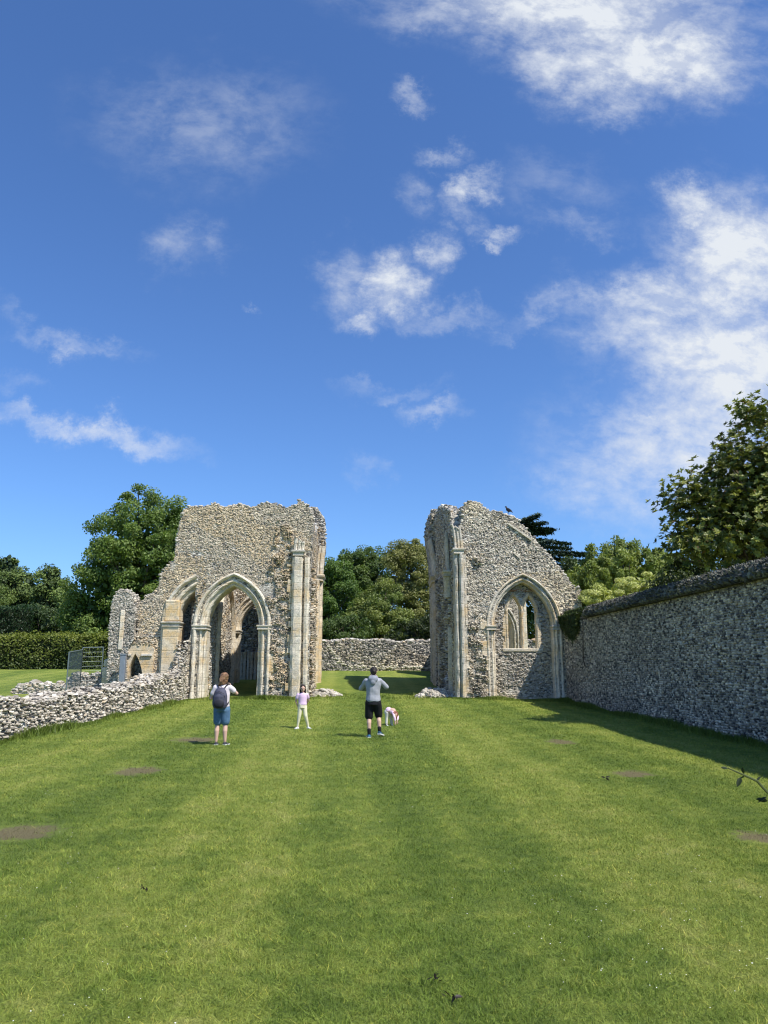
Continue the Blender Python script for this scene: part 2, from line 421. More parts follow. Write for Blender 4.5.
def npnoise(x, y, sc, seed=0):
    """cheap smooth 2D value noise, -1..1"""
    rs = np.random.RandomState(seed); T = rs.uniform(-1, 1, (64, 64))
    u = x * sc; v = y * sc
    i = np.floor(u).astype(int); j = np.floor(v).astype(int); fu = u - i; fv_ = v - j
    fu = fu * fu * (3 - 2 * fu); fv_ = fv_ * fv_ * (3 - 2 * fv_)
    g = lambda a, b_: T[a % 64, b_ % 64]
    return (g(i, j) * (1 - fu) + g(i + 1, j) * fu) * (1 - fv_) + (g(i, j + 1) * (1 - fu) + g(i + 1, j + 1) * fu) * fv_
class Frame:
    """a vertical plane: point = o + u*U + z*Z, facing Nn"""
    def __init__(s, o, U, Nn): s.o = np.array(o, float); s.U = np.array(U, float); s.N = np.array(Nn, float)
    def p(s, u, z, d=0):
        u = np.asarray(u, float); z = np.asarray(z, float); d = np.asarray(d, float)
        return s.o + u[..., None] * s.U + z[..., None] * np.array([0, 0, 1.]) + d[..., None] * s.N
def dens_loop(loop, step=.16, jit=.035, seed=3, fixed=None):
    rr = random.Random(seed); out = []
    n = len(loop)
    for i in range(n):
        a = Vector(loop[i]); b = Vector(loop[(i + 1) % n]); k = max(1, int((b - a).length / step))
        for q in range(k):
            p = a.lerp(b, q / k)
            jj = jit
            out.append((p.x + rr.uniform(-jj, jj), p.y + rr.uniform(-jj, jj)))
    return out
def wall_poly(name, fr, loop, thick, mat, parent, holes=(), jit=.035, seed=3):
    loops = [dens_loop(loop, jit=jit, seed=seed)] + [dens_loop(h, jit=.01, seed=seed) for h in holes]
    tri = geometry.tessellate_polygon([[Vector((x, y, 0)) for x, y in lp] for lp in loops])
    pts = [p for lp in loops for p in lp]
    n = len(pts)
    A = np.array(pts)
    f = fr.p(A[:, 0], A[:, 1], np.zeros(n)); bk = fr.p(A[:, 0], A[:, 1], np.full(n, -thick))
    bm = bmesh.new()
    vf = [bm.verts.new(v) for v in f]; vb = [bm.verts.new(v) for v in bk]
    for t in tri:
        try: bm.faces.new([vf[i] for i in t]); bm.faces.new([vb[i] for i in t[::-1]])
        except ValueError: pass
    o = 0
    for lp in loops:
        m_ = len(lp)
        for i in range(m_):
            a, b_ = o + i, o + (i + 1) % m_
            try: bm.faces.new((vf[a], vf[b_], vb[b_], vb[a]))
            except ValueError: pass
        o += m_
    return frombm(name, bm, mat, parent)
def face_stones(name, fr, loop, parent, pal, w=.14, h=.09, d=.10, seed=1, excl=(), rough=(), thin=0.04, holes=(), mat=None, skip=.06, tint=None, out=0.0, zband=None, jitter=.9):
    rs = np.random.RandomState(seed)
    A = np.array(loop); u0, z0 = A.min(0); u1, z1 = A.max(0)
    rows = np.arange(z0, z1, h * .86)
    us = []; zs = []
    for r in rows:
        k = int((u1 - u0) / (w * .82)) + 1
        u = u0 + (np.arange(k) + rs.uniform(0, 1)) * w * .82 + rs.uniform(-.3, .3, k) * w
        us.append(u); zs.append(r + rs.uniform(-.28, .28, k) * h * jitter + np.sin(u * 1.7 + r) * .03)
    u = np.concatenate(us); z = np.concatenate(zs)
    k = inpoly(u, z, loop)
    for hl in holes: k &= ~inpoly(u, z, hl)
    for e in excl: k &= ~inpoly(u, z, e)
    k &= rs.uniform(0, 1, len(u)) > skip
    k &= npnoise(u, z, 2.2, seed) < .78
    u = u[k]; z = z[k]
    n = len(u)
    dd = rs.uniform(-.5, .5, n) * thin + out
    for e in rough:
        q = inpoly(u, z, e); dd = np.where(q, npnoise(u, z, 3.0, seed + 5) * .10 + npnoise(u, z, 6.5, seed + 6) * .07 + .04 + out, dd)
    sz = rs.lognormal(0, .28, n)
    S = np.stack([w * sz * rs.uniform(.8, 1.25, n), h * sz ** .6 * rs.uniform(.8, 1.15, n), np.full(n, d) * rs.uniform(.8, 1.5, n)], 1)
    S[:, 2] = np.where(np.abs(dd - out) > thin, S[:, 2] * 2.2, S[:, 2])
    P = fr.p(u, z, dd)
    tt = np.ones((n, 3))
    lf = npnoise(u + 7, z, .55, seed + 2)[:, None]
    m2 = npnoise(u, z + 3, 1.7, seed + 12)[:, None]
    tt = tt * (1 + .16 * lf + .14 * m2) * np.where(lf > .1, np.array([[1.0, .95, .86]]), np.array([[1, 1, 1.]]))
    if tint is not None: tt = tt * tint
    return stones(name, P, fr.U, (0, 0, 1), fr.N, S, pal, mat or M_STONE, parent, seed, tt)
def rim_stones(name, fr, path, thick, parent, pal, w=.17, seed=1, dens=60, closed=False, lift=.02):
    """loose stones on the broken top edge of a wall"""
    rs = np.random.RandomState(seed)
    Ps = []
    for a, b_ in zip(path, path[1:]):
        ln = math.hypot(b_[0] - a[0], b_[1] - a[1]); k = max(1, int(ln * thick * dens))
        t = rs.uniform(0, 1, k)
        u = a[0] + (b_[0] - a[0]) * t; z = a[1] + (b_[1] - a[1]) * t
        dd = -rs.uniform(0, thick, k)
        Ps.append(fr.p(u + rs.uniform(-.03, .03, k), z + rs.uniform(-.04, .05, k) + lift, dd))
    P = np.concatenate(Ps); n = len(P)
    sz = rs.lognormal(0, .3, n)
    S = np.stack([w * sz, w * .65 * sz, w * sz * .9], 1)
    return stones(name, P, fr.U, (0, 0, 1), fr.N, S, pal, M_STONE, parent, seed + 9)

# ------------------------------------------------------------------ arches and shafts (dressed limestone)
def arch_paths(xc, A, H, s, z0l, z0r, zs, n=14):
    Rr = (A * A + H * H) / (2 * A); c = Rr - A; r = Rr - s
    ang = math.acos(max(-1, min(1, -c / r)))     # angle at the apex for the left arc (centre to the right)
    pl = [(xc - A + s, z0l), (xc - A + s, zs)]
    for k in range(1, n + 1):
        t = math.pi + (ang - math.pi) * k / n
        pl.append((xc + c + r * math.cos(t), zs + r * math.sin(t)))
    pr = [(2 * xc - x, z) for x, z in pl[::-1][1:]]
    pr[-1] = (pr[-1][0], z0r)
    return pl + pr
def arch_curve(xc, A, H, s, z0l, z0r, zs, n=14): return arch_paths(xc, A, H, s, z0l, z0r, zs, n)
PROF_BIG = [(0, .1), (0, -.05), (.03, -.11), (.09, -.13), (.14, -.10), (.16, -.02), (.21, .05), (.28, .06), (.31, .0), (.36, -.03), (.41, .0), (.43, .1), (.48, .16), (.53, .13), (.58, .17), (.60, .26)]
def arch_moulding(name, Y, xc, A, H, zs, z0l, z0r, W, depth, mat, parent, prof=None, part=(0, 1), n=14, jamb=True, wear=.014, U=(1, 0, 0), Nn=(0, -1, 0), o=None):
    prof = prof or PROF_BIG
    k = W / prof[-1][0]
    pr = [(s * k, y * (k if k < 1 else 1)) for s, y in prof] + [(W, depth)]
    rows = [arch_paths(xc, A, H, s, z0l, z0r, zs, n) for s, y in pr]
    m_ = len(rows[0]); i0 = int(part[0] * (m_ - 1)); i1 = int(part[1] * (m_ - 1)) + 1
    if not jamb: i0 = max(i0, 1); i1 = min(i1, m_ - 1)
    fr = Frame(o if o is not None else (0, Y, 0), U, Nn)
    bm = bmesh.new(); G = []
    # subdivide the jambs for weathering
    for (s, y), row in zip(pr, rows):
        row = row[i0:i1]; q = []
        for a, b_ in zip(row, row[1:]):
            kk = max(1, int(math.hypot(b_[0] - a[0], b_[1] - a[1]) / .3))
            for t in range(kk): q.append((a[0] + (b_[0] - a[0]) * t / kk, a[1] + (b_[1] - a[1]) * t / kk))
        q.append(row[-1]); G.append((s, y, q))
    mn = min(len(g[2]) for g in G)
    V = []
    ref = G[-1][2]
    for s, y, q in G:
        # resample every row to the same count
        tt = np.linspace(0, 1, len(ref)); src = np.linspace(0, 1, len(q)); Q = np.array(q)
        qx = np.interp(tt, src, Q[:, 0]); qz = np.interp(tt, src, Q[:, 1])
        V.append([bm.verts.new(Vector(fr.p(qx[i] + rnd.uniform(-wear, wear), qz[i], -(y + rnd.uniform(-wear, wear))))) for i in range(len(tt))])
    for a, b_ in zip(V, V[1:]):
        for i in range(len(a) - 1): bm.faces.new((a[i], a[i + 1], b_[i + 1], b_[i]))
    return frombm(name, bm, mat, parent)
def shaft(name, bmprof, z0, z1, mat, parent, step=.28, wear=.018):
    """vertical prism with a closed outline bmprof [(x, y)]"""
    bm = bmesh.new(); rings = []
    k = max(1, int((z1 - z0) / step))
    for i in range(k + 1):
        z = z0 + (z1 - z0) * i / k
        rings.append([bm.verts.new((x + rnd.uniform(-wear, wear), y + rnd.uniform(-wear, wear), z)) for x, y in bmprof])
    m_ = len(bmprof)
    for a, b_ in zip(rings, rings[1:]):
        for i in range(m_): bm.faces.new((a[i], a[(i + 1) % m_], b_[(i + 1) % m_], b_[i]))
    bm.faces.new(rings[0][::-1]); bm.faces.new(rings[-1])
    return frombm(name, bm, mat, parent)
def rolls(x0, x1, yback, yfront, n=3, amp=.07):
    """outline of a clustered pier: n rolls along the front"""
    pts = [(x0, yback)]
    w = (x1 - x0) / n
    for i in range(n):
        for k in range(7):
            a = math.pi - math.pi * k / 6
            cx = x0 + w * (i + .5)
            pts.append((cx + math.cos(a) * w * .5 * .94, yfront - math.sin(a) * min(w * .5, amp)))
    pts.append((x1, yback))
    return pts
def capital(name, x0, x1, y0, y1, z, mat, parent, flare=.09, h=.26):
    """moulded bell and abacus, x0..x1 and y0 (front)..y1 are the shaft's faces"""
    bm = bmesh.new(); prof = [(-h, .0), (-h * .95, .03), (-h * .8, .015), (-h * .45, flare * .35), (-h * .3, flare), (-h * .1, flare * 1.05), (0, flare * .8), (.0, 0)]
    rings = []
    for dz, f in prof[:-1]:
        rings.append([bm.verts.new(v) for v in ((x0 - f, y0 - f, z + dz), (x1 + f, y0 - f, z + dz), (x1 + f, y1, z + dz), (x0 - f, y1, z + dz))])
    for a, b_ in zip(rings, rings[1:]):
        for i in range(4): bm.faces.new((a[i], a[(i + 1) % 4], b_[(i + 1) % 4], b_[i]))
    bm.faces.new(rings[0][::-1]); bm.faces.new(rings[-1])
    return frombm(name, bm, mat, parent)
def quoins(bm, x, side, y0, y1, z0, z1, lo=.05, hi=.28, rs=rnd, hmin=.22, hmax=.36):
    """toothed blocks along an ashlar edge at x growing to side (-1/+1)"""
    z = z0
    while z < z1:
        h = rs.uniform(hmin, hmax); w = rs.uniform(lo, hi)
        if rs.random() < .8:
            a, b_ = (x - w, x + .05) if side < 0 else (x - .05, x + w)
            box(bm, a, b_, y0 + rs.uniform(-.012, .012), y1, z + .008, min(z + h, z1) - .008, bev=.012, jit=.006)
        z += h
#SECTION2
# ------------------------------------------------------------------ the ground
def build_ground():
    xs = np.unique(np.concatenate([np.linspace(-900, -40, 12), np.arange(-40, 40.1, .8), np.linspace(40, 900, 12)]))
    ys = np.unique(np.concatenate([np.linspace(-300, -10, 8), np.arange(-10, 70.1, .6), np.linspace(70, 1500, 16)]))
    X, Y = np.meshgrid(xs, ys); Z = zg(X, Y)
    v = np.stack([X, Y, Z], 2).reshape(-1, 3); nx = len(xs)
    i = (np.arange(len(ys) - 1)[:, None] * nx + np.arange(nx - 1)[None]).ravel()
    f = np.stack([i, i + 1, i + nx + 1, i + nx], 1)
    o = fromdata('lawn', v, f, M_LAWN, smooth=True); tag(o, kind='structure')
build_ground()
def XZ(px, py, Y=34.0):
    p = at(px, py, Y); return (p.x, p.z)
def LP(pts, Y=34.0): return [XZ(a, b, Y) for a, b in pts]
def thing_at(name, label, cat, x, y, group=None): return thing(name, label, cat, (x, y, float(zg(x, y))), 0, group)

# ------------------------------------------------------------------ left (north) ruin
YR = 34.0
GB = 0.1      # walls start below the turf
FR = Frame((0, YR, 0), (1, 0, 0), (0, -1, 0))
north = thing_at('abbey_ruin', 'tall ruined flint wall with a wide open pointed arch, behind the woman and girl', 'ruin', -4, 34.5)
def px_m(n, Y=34.0): return n * Y / 770
xB, zsB = XZ(232.2, 625); AB = px_m(38.4); HB = XZ(235, 572.4)[1] - zsB
xA, zsA = XZ(199.0, 622); AA = px_m(36.5); HA = px_m(50)
LL = LP([(144, 702), (144, 668), (141, 657), (137.5, 648), (137, 612), (141, 602), (147, 596), (153, 594), (158, 587), (162, 573), (168, 565), (174, 560), (176, 548), (178, 535), (180, 522), (184, 510), (190, 507), (205, 506.5), (213, 503.5), (222, 506.5), (232, 506), (243, 505.5), (252, 507), (265, 503.5), (277, 504.5), (284, 508), (295, 506), (299, 501.5), (306, 504), (311, 510), (313, 520)])
LL += [(XZ(308.5, 552)[0] + .1, XZ(308.5, 552)[1]), (XZ(308.5, 700)[0], GB)]
openB = arch_curve(xB, AB, HB, .25, GB, GB, zsB)          # left foot ... right foot
openA = arch_curve(xA, AA, HA, .25, GB, GB, zsA)
# the left opening is cut short by the broken end of the nave wall
xcut = XZ(194.5, 640)[0]
openA = [p for p in openA if p[0] < xcut]
openA = openA + LP([(195.5, 592), (196, 601), (192, 618), (190.5, 632), (187, 648), (182, 662), (180.5, 675)]) + [(XZ(180, 680)[0], GB)]
doorC = LP([(129, 702), (129, 668), (131, 661), (135.5, 653), (139.5, 660), (142, 668), (142, 702)])
loopL = LL + openB[::-1] + openA[::-1]
loopL[0] = (loopL[0][0], GB)
wallL = wall_poly('front_wall', FR, loopL, 1.15, M_RUB, north)
exB = arch_curve(xB, AB, HB, -.01, GB, GB, zsB)
exB = exB
x291 = XZ(291, 640)[0]; x308 = XZ(308.3, 640)[0]
pilL = [(x291, GB), (x291, XZ(291, 551)[1]), (x308 + .3, XZ(291, 551)[1]), (x308 + .3, GB)]
jambA = [(XZ(163, 640)[0], GB), (XZ(163, 640)[0], zsA + .6), (XZ(179, 640)[0], zsA + .6), (XZ(179, 640)[0], GB)]
exA = [p for p in arch_curve(xA, AA, HA, .05, GB, GB, zsA) if p[0] < xcut]; exA += [(xcut, exA[-1][1]), (xcut, GB)]
roughL = [LP([(268, 700), (268, 640), (262, 600), (272, 560), (278, 520), (292, 520), (292, 700)])]
roughL.append(LP([(196, 625), (190, 610), (200, 590), (206, 580), (200, 600)]))
face_stones('flint_facing', FR, loopL, wallL, PAL_PALE, w=.092, h=.062, d=.05, thin=.016, seed=3, tint=np.array([1.14, 1.07, .96]), excl=(exB, pilL, jambA, exA), rough=roughL, skip=.10)
rim_stones('wall_top_rubble', FR, LL[3:-2], 1.1, wallL, PAL_PALE, w=.15, seed=4, dens=55)
# a band of dark ragged flint where the vault rib was torn out
mold = arch_moulding('arch_moulding', YR, xB, AB, HB, zsB, GB, GB, px_m(12.8), 1.15, M_ASH, north)
moldA = arch_moulding('arch_moulding', YR, xA, AA, HA, zsA, GB, GB, px_m(15), 1.15, M_ASH, north, part=(0, .47))
for x0, x1 in ((xB - AB, xB - AB + px_m(13)), (xB + AB - px_m(13), xB + AB)):
    capital('capital', x0, x1, YR - .09, YR + 1.15, zsB, M_ASHG, north, flare=.05, h=.2)
# square pier under the left arch
xa0 = XZ(163, 640)[0]; xa1 = XZ(179, 640)[0]
bm = bmesh.new(); box(bm, xa0, xa1, YR - .22, YR + .9, GB, zsA - .2, bev=.03, jit=.01); box(bm, xa0 + .02, xa1 - .02, YR - .16, YR + .8, zsA + .02, zsA + .95, bev=.05, jit=.02)
pierA = frombm('pier', bm, M_ASHO, north)
capital('capital', xa0, xa1, YR - .24, YR + .9, zsA, M_ASHG, north, flare=.07, h=.22)
# pilaster beside the crossing
zcap = XZ(300, 551)[1]
pil = shaft('pilaster', [(x291, YR + .3), (x291, YR - .22), (x291 + .1, YR - .3), (x291 + .40, YR - .3), (x291 + .44, YR - .24), (x291 + .45, YR + .02), (x291 + .53, YR + .02), (x291 + .55, YR - .14), (x308 - .08, YR - .17), (x308 - .02, YR - .08), (x308, YR + .02), (x308, YR + .3)], GB, zcap - .3, M_ASH, north)
bm = bmesh.new(); quoins(bm, x291, -1, YR - .14, YR + .1, GB + .3, zcap - .6, .02, .26, random.Random(4)); frombm('quoin_stones', bm, M_ASHO, pil)
capital('capital', x291 + .03, x291 + .46, YR - .3, YR + .3, zcap, M_ASHG, north, flare=.08, h=.26)
# quoins beside the big arch
bm = bmesh.new(); quoins(bm, xB + AB, 1, YR - .06, YR + .1, GB + .3, zsB - .3, .03, .22, random.Random(8)); frombm('quoin_stones', bm, M_ASHO, north)
# torn vault springer over the pilaster
def springer(name, pts, rad, mat, parent, seg=6):
    bm = bmesh.new(); tube(bm, pts, rad, seg); return frombm(name, bm, mat, parent)
spr = []
for k, dx in enumerate((0, .17, .32)):
    z0 = zcap
    p = [(x291 + .12 + dx, YR - .18, z0), (x291 + .12 + dx, YR - .20, z0 + .35), (x291 + .15 + dx * 1.1, YR - .22, z0 + .55 - .1 * k)]
    springer('vault_rib', p, .085, M_ASH, north)

# flank of the crossing, facing the middle of the church (+X)
XF = x308 - .02
FF = Frame((XF, 0, 0), (0, 1, 0), (1, 0, 0))
def YZ(px, py, X):
    v = ray(px, py); t = X / v.x; p = Vector((0, 0, CAMH)) + v * t; return (p.y, p.z)
topF = []
ztop = XZ(306, 505)[1]
loopF = [(YR + .3, GB + .2), (43.9, GB + .6), (43.9, 8.2), (43.2, 9.6), (42.2, 9.9), (40.5, 9.1), (39, 8.6), (37.4, 8.9), (36, 8.5), (YR + .3, 8.2)]
wf = wall_poly('flank_wall', FF, loopF, 1.2, M_RUB, north, seed=9)
face_stones('flint_facing', FF, loopF, wf, PAL_WARM, w=.13, h=.09, seed=12, rough=[[(34.6, .6), (38.3, .6), (38.3, 6.0), (34.6, 6.4)]], tint=np.array([1.0, .93, .82]))
rim_stones('wall_top_rubble', FF, [(43.9, 8.2), (43.2, 9.6), (42.2, 9.9), (40.5, 9.1), (39, 8.6), (37.4, 8.9), (36, 8.5), (34.4, 8.2)], 1.1, wf, PAL_WARM, w=.2, seed=14, dens=30)
# east respond: a cluster of shafts with a capital, the great arch sprang from here
xr = XZ(322.5, 600, 43.4)[0]
resp = shaft('respond', [(XF - .05, 42.2), (XF + .06, 42.2), (XF + .18, 42.35), (XF + .2, 42.7), (xr - .12, 42.75), (xr, 42.9), (xr + .02, 43.15), (xr - .05, 43.35), (xr - .05, 43.8), (XF - .05, 43.9)], GB + .8, XZ(322, 580, 43)[1], M_ASHO, north)
zc2 = XZ(322, 576.5, 43)[1]
bm = bmesh.new()
rings = []
for dz, f in ((-.32, .0), (-.3, .05), (-.18, .04), (-.08, .12), (0, .14), (.05, .1)):
    rings.append([bm.verts.new(v) for v in ((XF - .05, 42.1 - f, zc2 + dz), (xr + f, 42.6 - f, zc2 + dz), (xr + f, 43.8 + f, zc2 + dz), (XF - .05, 43.9 + f, zc2 + dz))])
for a, b_ in zip(rings, rings[1:]):
    for i in range(4): bm.faces.new((a[i], a[(i + 1) % 4], b_[(i + 1) % 4], b_[i]))
bm.faces.new(rings[0][::-1]); bm.faces.new(rings[-1]); frombm('capital', bm, M_ASHG, north)
def arch_stump(name, Yc, x0, z0, sgn, pts_out, depth, mat, parent, flintpal, seed):
    """the first stones of the lost great arch, leaning out over the gap. pts_out: (dx, z) of the outer edge"""
    fr = Frame((0, Yc, 0), (1, 0, 0), (0, -1, 0))
    loop = [(x0 - sgn * .5, z0)] + [(x0 + sgn * dx, z) for dx, z in pts_out] + [(x0 - sgn * .5, pts_out[-1][1])]
    w_ = wall_poly(name, fr, loop, depth, mat, parent, seed=seed, jit=.02)
    return w_, fr, loop
zt = lambda py, Y=43: XZ(322, py, Y)[1]
outp = [(xr - XF, zc2), (xr - XF + .02, zt(570)), (XZ(324, 562, 43)[0] - XF, zt(562)), (XZ(326.3, 545, 43)[0] - XF, zt(545)), (XZ(325, 533, 43)[0] - XF, zt(533)), (XZ(324, 522, 43)[0] - XF, zt(522)), (XZ(320, 514, 43)[0] - XF, zt(514)), (XZ(315, 508, 43)[0] - XF, zt(509))]
wst, frs, lps = arch_stump('arch_springer', 42.5, XF, zc2, 1, outp, 1.3, M_RUB, north, PAL_WARM, 21)
face_stones('flint_facing', frs, [p for p in lps if True], wst, PAL_WARM, w=.125, h=.085, seed=22, excl=[[(XF, zc2 - 1), (XF, zt(548)), (XF + 1, zt(548)), (XF + 1, zc2 - 1)]])
rim_stones('wall_top_rubble', frs, lps[5:-1], 1.2, wst, PAL_WARM, seed=23, dens=40)
for k in range(4):
    dy = -.06 if k % 2 else -.12
    p = []
    for i in range(7):
        t = i / 6; z = zc2 + (zt(548) - zc2) * t
        x = XF + .04 + .09 * k + .13 * t * t
        p.append((x, 42.5 + dy, z))
    springer('arch_rib', p, .07, M_ASH, wst)

# inner walls of the north transept chapel, seen through the arches
xi = XZ(209, 625)[0] - .12
FI = Frame((xi, 0, 0), (0, 1, 0), (1, 0, 0))
loopI = [(35.1, GB), (43.4, GB + .3), (43.4, 7.6), (41, 7.9), (38.5, 7.3), (36.5, 7.8), (35.1, 7.5)]
wi = wall_poly('inner_wall', FI, loopI, .9, M_RUB, north, seed=31)
ai = dict(xc=39.2, A=2.6, H=3.0, zs=2.35 + .9)
exI = arch_curve(ai['xc'], ai['A'], ai['H'], .0, GB, GB, ai['zs'])
face_stones('flint_facing', FI, loopI, wi, PAL_WARM, w=.125, h=.085, seed=32)
arch_moulding('blind_arch', 0, ai['xc'], ai['A'], ai['H'], ai['zs'], GB, GB, .42, .05, M_ASH, north, prof=[(0, .0), (0, -.12), (.06, -.2), (.14, -.2), (.2, -.1), (.28, -.1), (.34, -.16), (.42, -.08)], U=(0, 1, 0), Nn=(1, 0, 0), o=(xi, 0, 0))
YI = 42.6
FB = Frame((0, YI, 0), (1, 0, 0), (0, -1, 0))
xb0 = XZ(230, 640, YI)[0]; Ab = px_m(33, YI); xcb = xb0 + Ab; zsb = XZ(240, 630, YI)[1]; Hb = XZ(262, 589, YI)[1] - zsb
loopB = [(xi, GB), (xi, 8.7), (-4.5, 9.0), (-3.2, 8.7), (XF - 1.15, 8.8), (XF - 1.15, GB)]
opb = arch_curve(xcb, Ab, Hb, .2, GB, GB, zsb)
loopB = loopB + opb[::-1]
# keep the opening inside the wall
loopB = [(min(x, XF - 1.0), z) for x, z in loopB]
wb = wall_poly('inner_wall', FB, loopB, .9, M_RUB, north, seed=35)
face_stones('flint_facing', FB, loopB, wb, PAL_WARM, w=.125, h=.085, seed=36, excl=[arch_curve(xcb, Ab, Hb, 0, GB, GB, zsb)])
arch_moulding('arch_moulding', YI, xcb, Ab, Hb, zsb, GB, GB, px_m(9, YI), .9, M_ASH, north)
for x0, x1 in ((xcb - Ab, xcb - Ab + px_m(9, YI)), (xcb + Ab - px_m(9, YI), xcb + Ab)):
    capital('capital', x0, x1, YI - .09, YI + .9, zsb, M_ASHG, north, flare=.06, h=.18)
# chapel end wall in deep shade with a broken lancet
YE = 45.2
FE = Frame((0, YE, 0), (1, 0, 0), (0, -1, 0))
lan = LP([(257, 646), (257, 625), (259, 616), (261, 611), (263, 618), (265, 628), (265, 646)], YE)
loopE = [(-9.5, .8), (-9.5, 7.4), (-6, 7.8), (-3.5, 7.2), (XF + .1, 7.6), (XF + .1, .8)]
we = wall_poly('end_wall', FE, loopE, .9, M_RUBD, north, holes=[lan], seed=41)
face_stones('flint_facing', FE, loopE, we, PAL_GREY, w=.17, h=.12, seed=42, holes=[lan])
for px in (240, 247, 254):
    x = XZ(px, 670, YE)[0]; shaft('wall_shaft', rolls(x, x + .35, YE + .1, YE - .1, 2), .9, XZ(px, 652, YE)[1], M_ASHG, north)
FE2 = Frame((XF + .1, 0, 0), (0, 1, 0), (1, 0, 0))
loopE2 = [(43.9, .8), (49.8, 1.2), (49.8, 3.0), (48.4, 4.2), (46.5, 3.5), (43.9, 4.4)]
# outer left: free-standing buttress with a rounded broken top
FBt = Frame((0, 33.7, 0), (1, 0, 0), (0, -1, 0))
loopT = LP([(107.5, 703), (107, 670), (108.5, 640), (110, 615), (113, 599), (117, 592), (122, 589.5), (127, 590.5), (131, 594), (133.5, 602), (134.5, 620), (133.5, 640), (128, 648), (126.5, 660), (126.5, 703)], 33.7)
loopT[0] = (loopT[0][0], GB); loopT[-1] = (loopT[-1][0], GB)
wt = wall_poly('buttress', FBt, loopT, 1.3, M_RUB, north, seed=51, jit=.015)
face_stones('flint_facing', FBt, loopT, wt, PAL_PALE, w=.10, h=.07, d=.06, thin=.02, seed=52, skip=.1)
rim_stones('wall_top_rubble', FBt, loopT[2:-4], 1.2, wt, PAL_PALE, w=.12, seed=53, dens=50)
bm = bmesh.new(); xq = XZ(119, 640, 33.7)[0]; box(bm, xq, xq + .17, 33.62, 33.8, XZ(119, 650, 33.7)[1], XZ(119, 610, 33.7)[1], bev=.02, jit=.015); frombm('pale_quoin', bm, M_ASH, wt)
# low doorway wall right of the buttress
FD = Frame((0, 33.85, 0), (1, 0, 0), (0, -1, 0))
dz = lambda py: XZ(135, py, 33.85)[1]; dx = lambda px: XZ(px, 660, 33.85)[0]
dopen = LP([(127.5, 703), (127.5, 680), (129, 668), (132, 659), (135, 653.5), (138.5, 659), (141.5, 668), (143, 680), (143, 703)], 33.85)
loopD = [(dx(118), GB), (dx(118), dz(647)), (dx(127), dz(643)), (dx(148), dz(643)), (dx(153), dz(648)), (dx(153), GB)] + dopen[::-1]
wd = wall_poly('door_surround', FD, loopD, .5, M_ASHO, north, seed=55, jit=.012)
face_stones('flint_facing', FD, [(dx(130), dz(636)), (dx(152), dz(636)), (dx(152), dz(646)), (dx(130), dz(646))], wd, PAL_PALE, w=.14, h=.09, seed=56)
bm = bmesh.new()
for a, b_ in ((128, 131), (141, 152)): box(bm, dx(a), dx(b_), 33.76, 34.0, dz(656), dz(654), bev=.015, jit=.01)
frombm('string_course', bm, M_ASHG, wd)
FDb = Frame((0, 35.8, 0), (1, 0, 0), (0, -1, 0))
wall_poly('inner_wall', FDb, [(dx(112), GB), (dx(112), 4.6), (xi - .9, 4.9), (xi - .9, GB)], .6, M_RUBD, north, seed=57)

# ------------------------------------------------------------------ right (south) ruin
south = thing_at('abbey_ruin', 'sloping ruined flint gable with a two light window in a blocked pointed arch', 'ruin', 8, 34.5)
x455 = XZ(455, 640)[0]; x467 = XZ(468, 640)[0]
zcs = XZ(457, 549)[1]
xC, zsC = XZ(524.2, 625.5); AC = px_m(38.5); HC = XZ(522.5, 573.3)[1] - zsC
RL = LP([(458, 549), (459, 530), (460, 527), (462, 520), (462, 510), (464, 504.5), (470, 501.5), (478, 502.5), (484, 508), (490, 511.5), (500, 512), (507, 515), (515, 517.5), (520, 523), (527, 531), (533, 538), (540, 546.5), (548, 554), (555, 562), (561, 570), (566, 577), (571, 584.5), (578, 589), (581, 592)])
loopR = [(XZ(457, 640)[0], GB)] + RL + [(XZ(582, 640)[0] , 3.0), (XZ(582, 640)[0], GB)]
openC = arch_curve(xC, AC, HC, .2, GB, GB, zsC)
loopR = loopR + openC[::-1]
wallR = wall_poly('front_wall', FR, loopR, 1.15, M_RUB, south, seed=61)
exC = arch_curve(xC, AC, HC, -.01, GB, GB, zsC)
pilR = [(x455 - .2, GB), (x455 - .2, zcs), (x467 + .02, zcs), (x467 + .02, GB)]
roughR = [LP([(468, 700), (468, 628), (476, 610), (480, 640), (490, 660), (488, 700)]), LP([(468, 560), (476, 556), (484, 563), (478, 566), (470, 568)])]
face_stones('flint_facing', FR, loopR, wallR, PAL_MIX, w=.098, h=.064, d=.06, thin=.018, seed=62, tint=np.array([1.18, 1.12, 1.01]), excl=(exC, pilR), rough=roughR, skip=.08, jitter=.5)
rim_stones('wall_top_rubble', FR, RL, 1.1, wallR, PAL_PALE, w=.15, seed=63, dens=55)
arch_moulding('arch_moulding', YR, xC, AC, HC, zsC, GB, GB, px_m(8.8), 1.15, M_ASH, south)
for x0, x1 in ((xC - AC, xC - AC + px_m(9)), (xC + AC - px_m(9), xC + AC)):
    capital('capital', x0, x1, YR - .09, YR + .45, zsC, M_ASHG, south, flare=.05, h=.2)
bm = bmesh.new(); quoins(bm, xC - AC, -1, YR - .05, YR + .1, GB + .3, zsC + .2, .08, .42, random.Random(3)); frombm('quoin_stones', bm, M_ASHO, south)
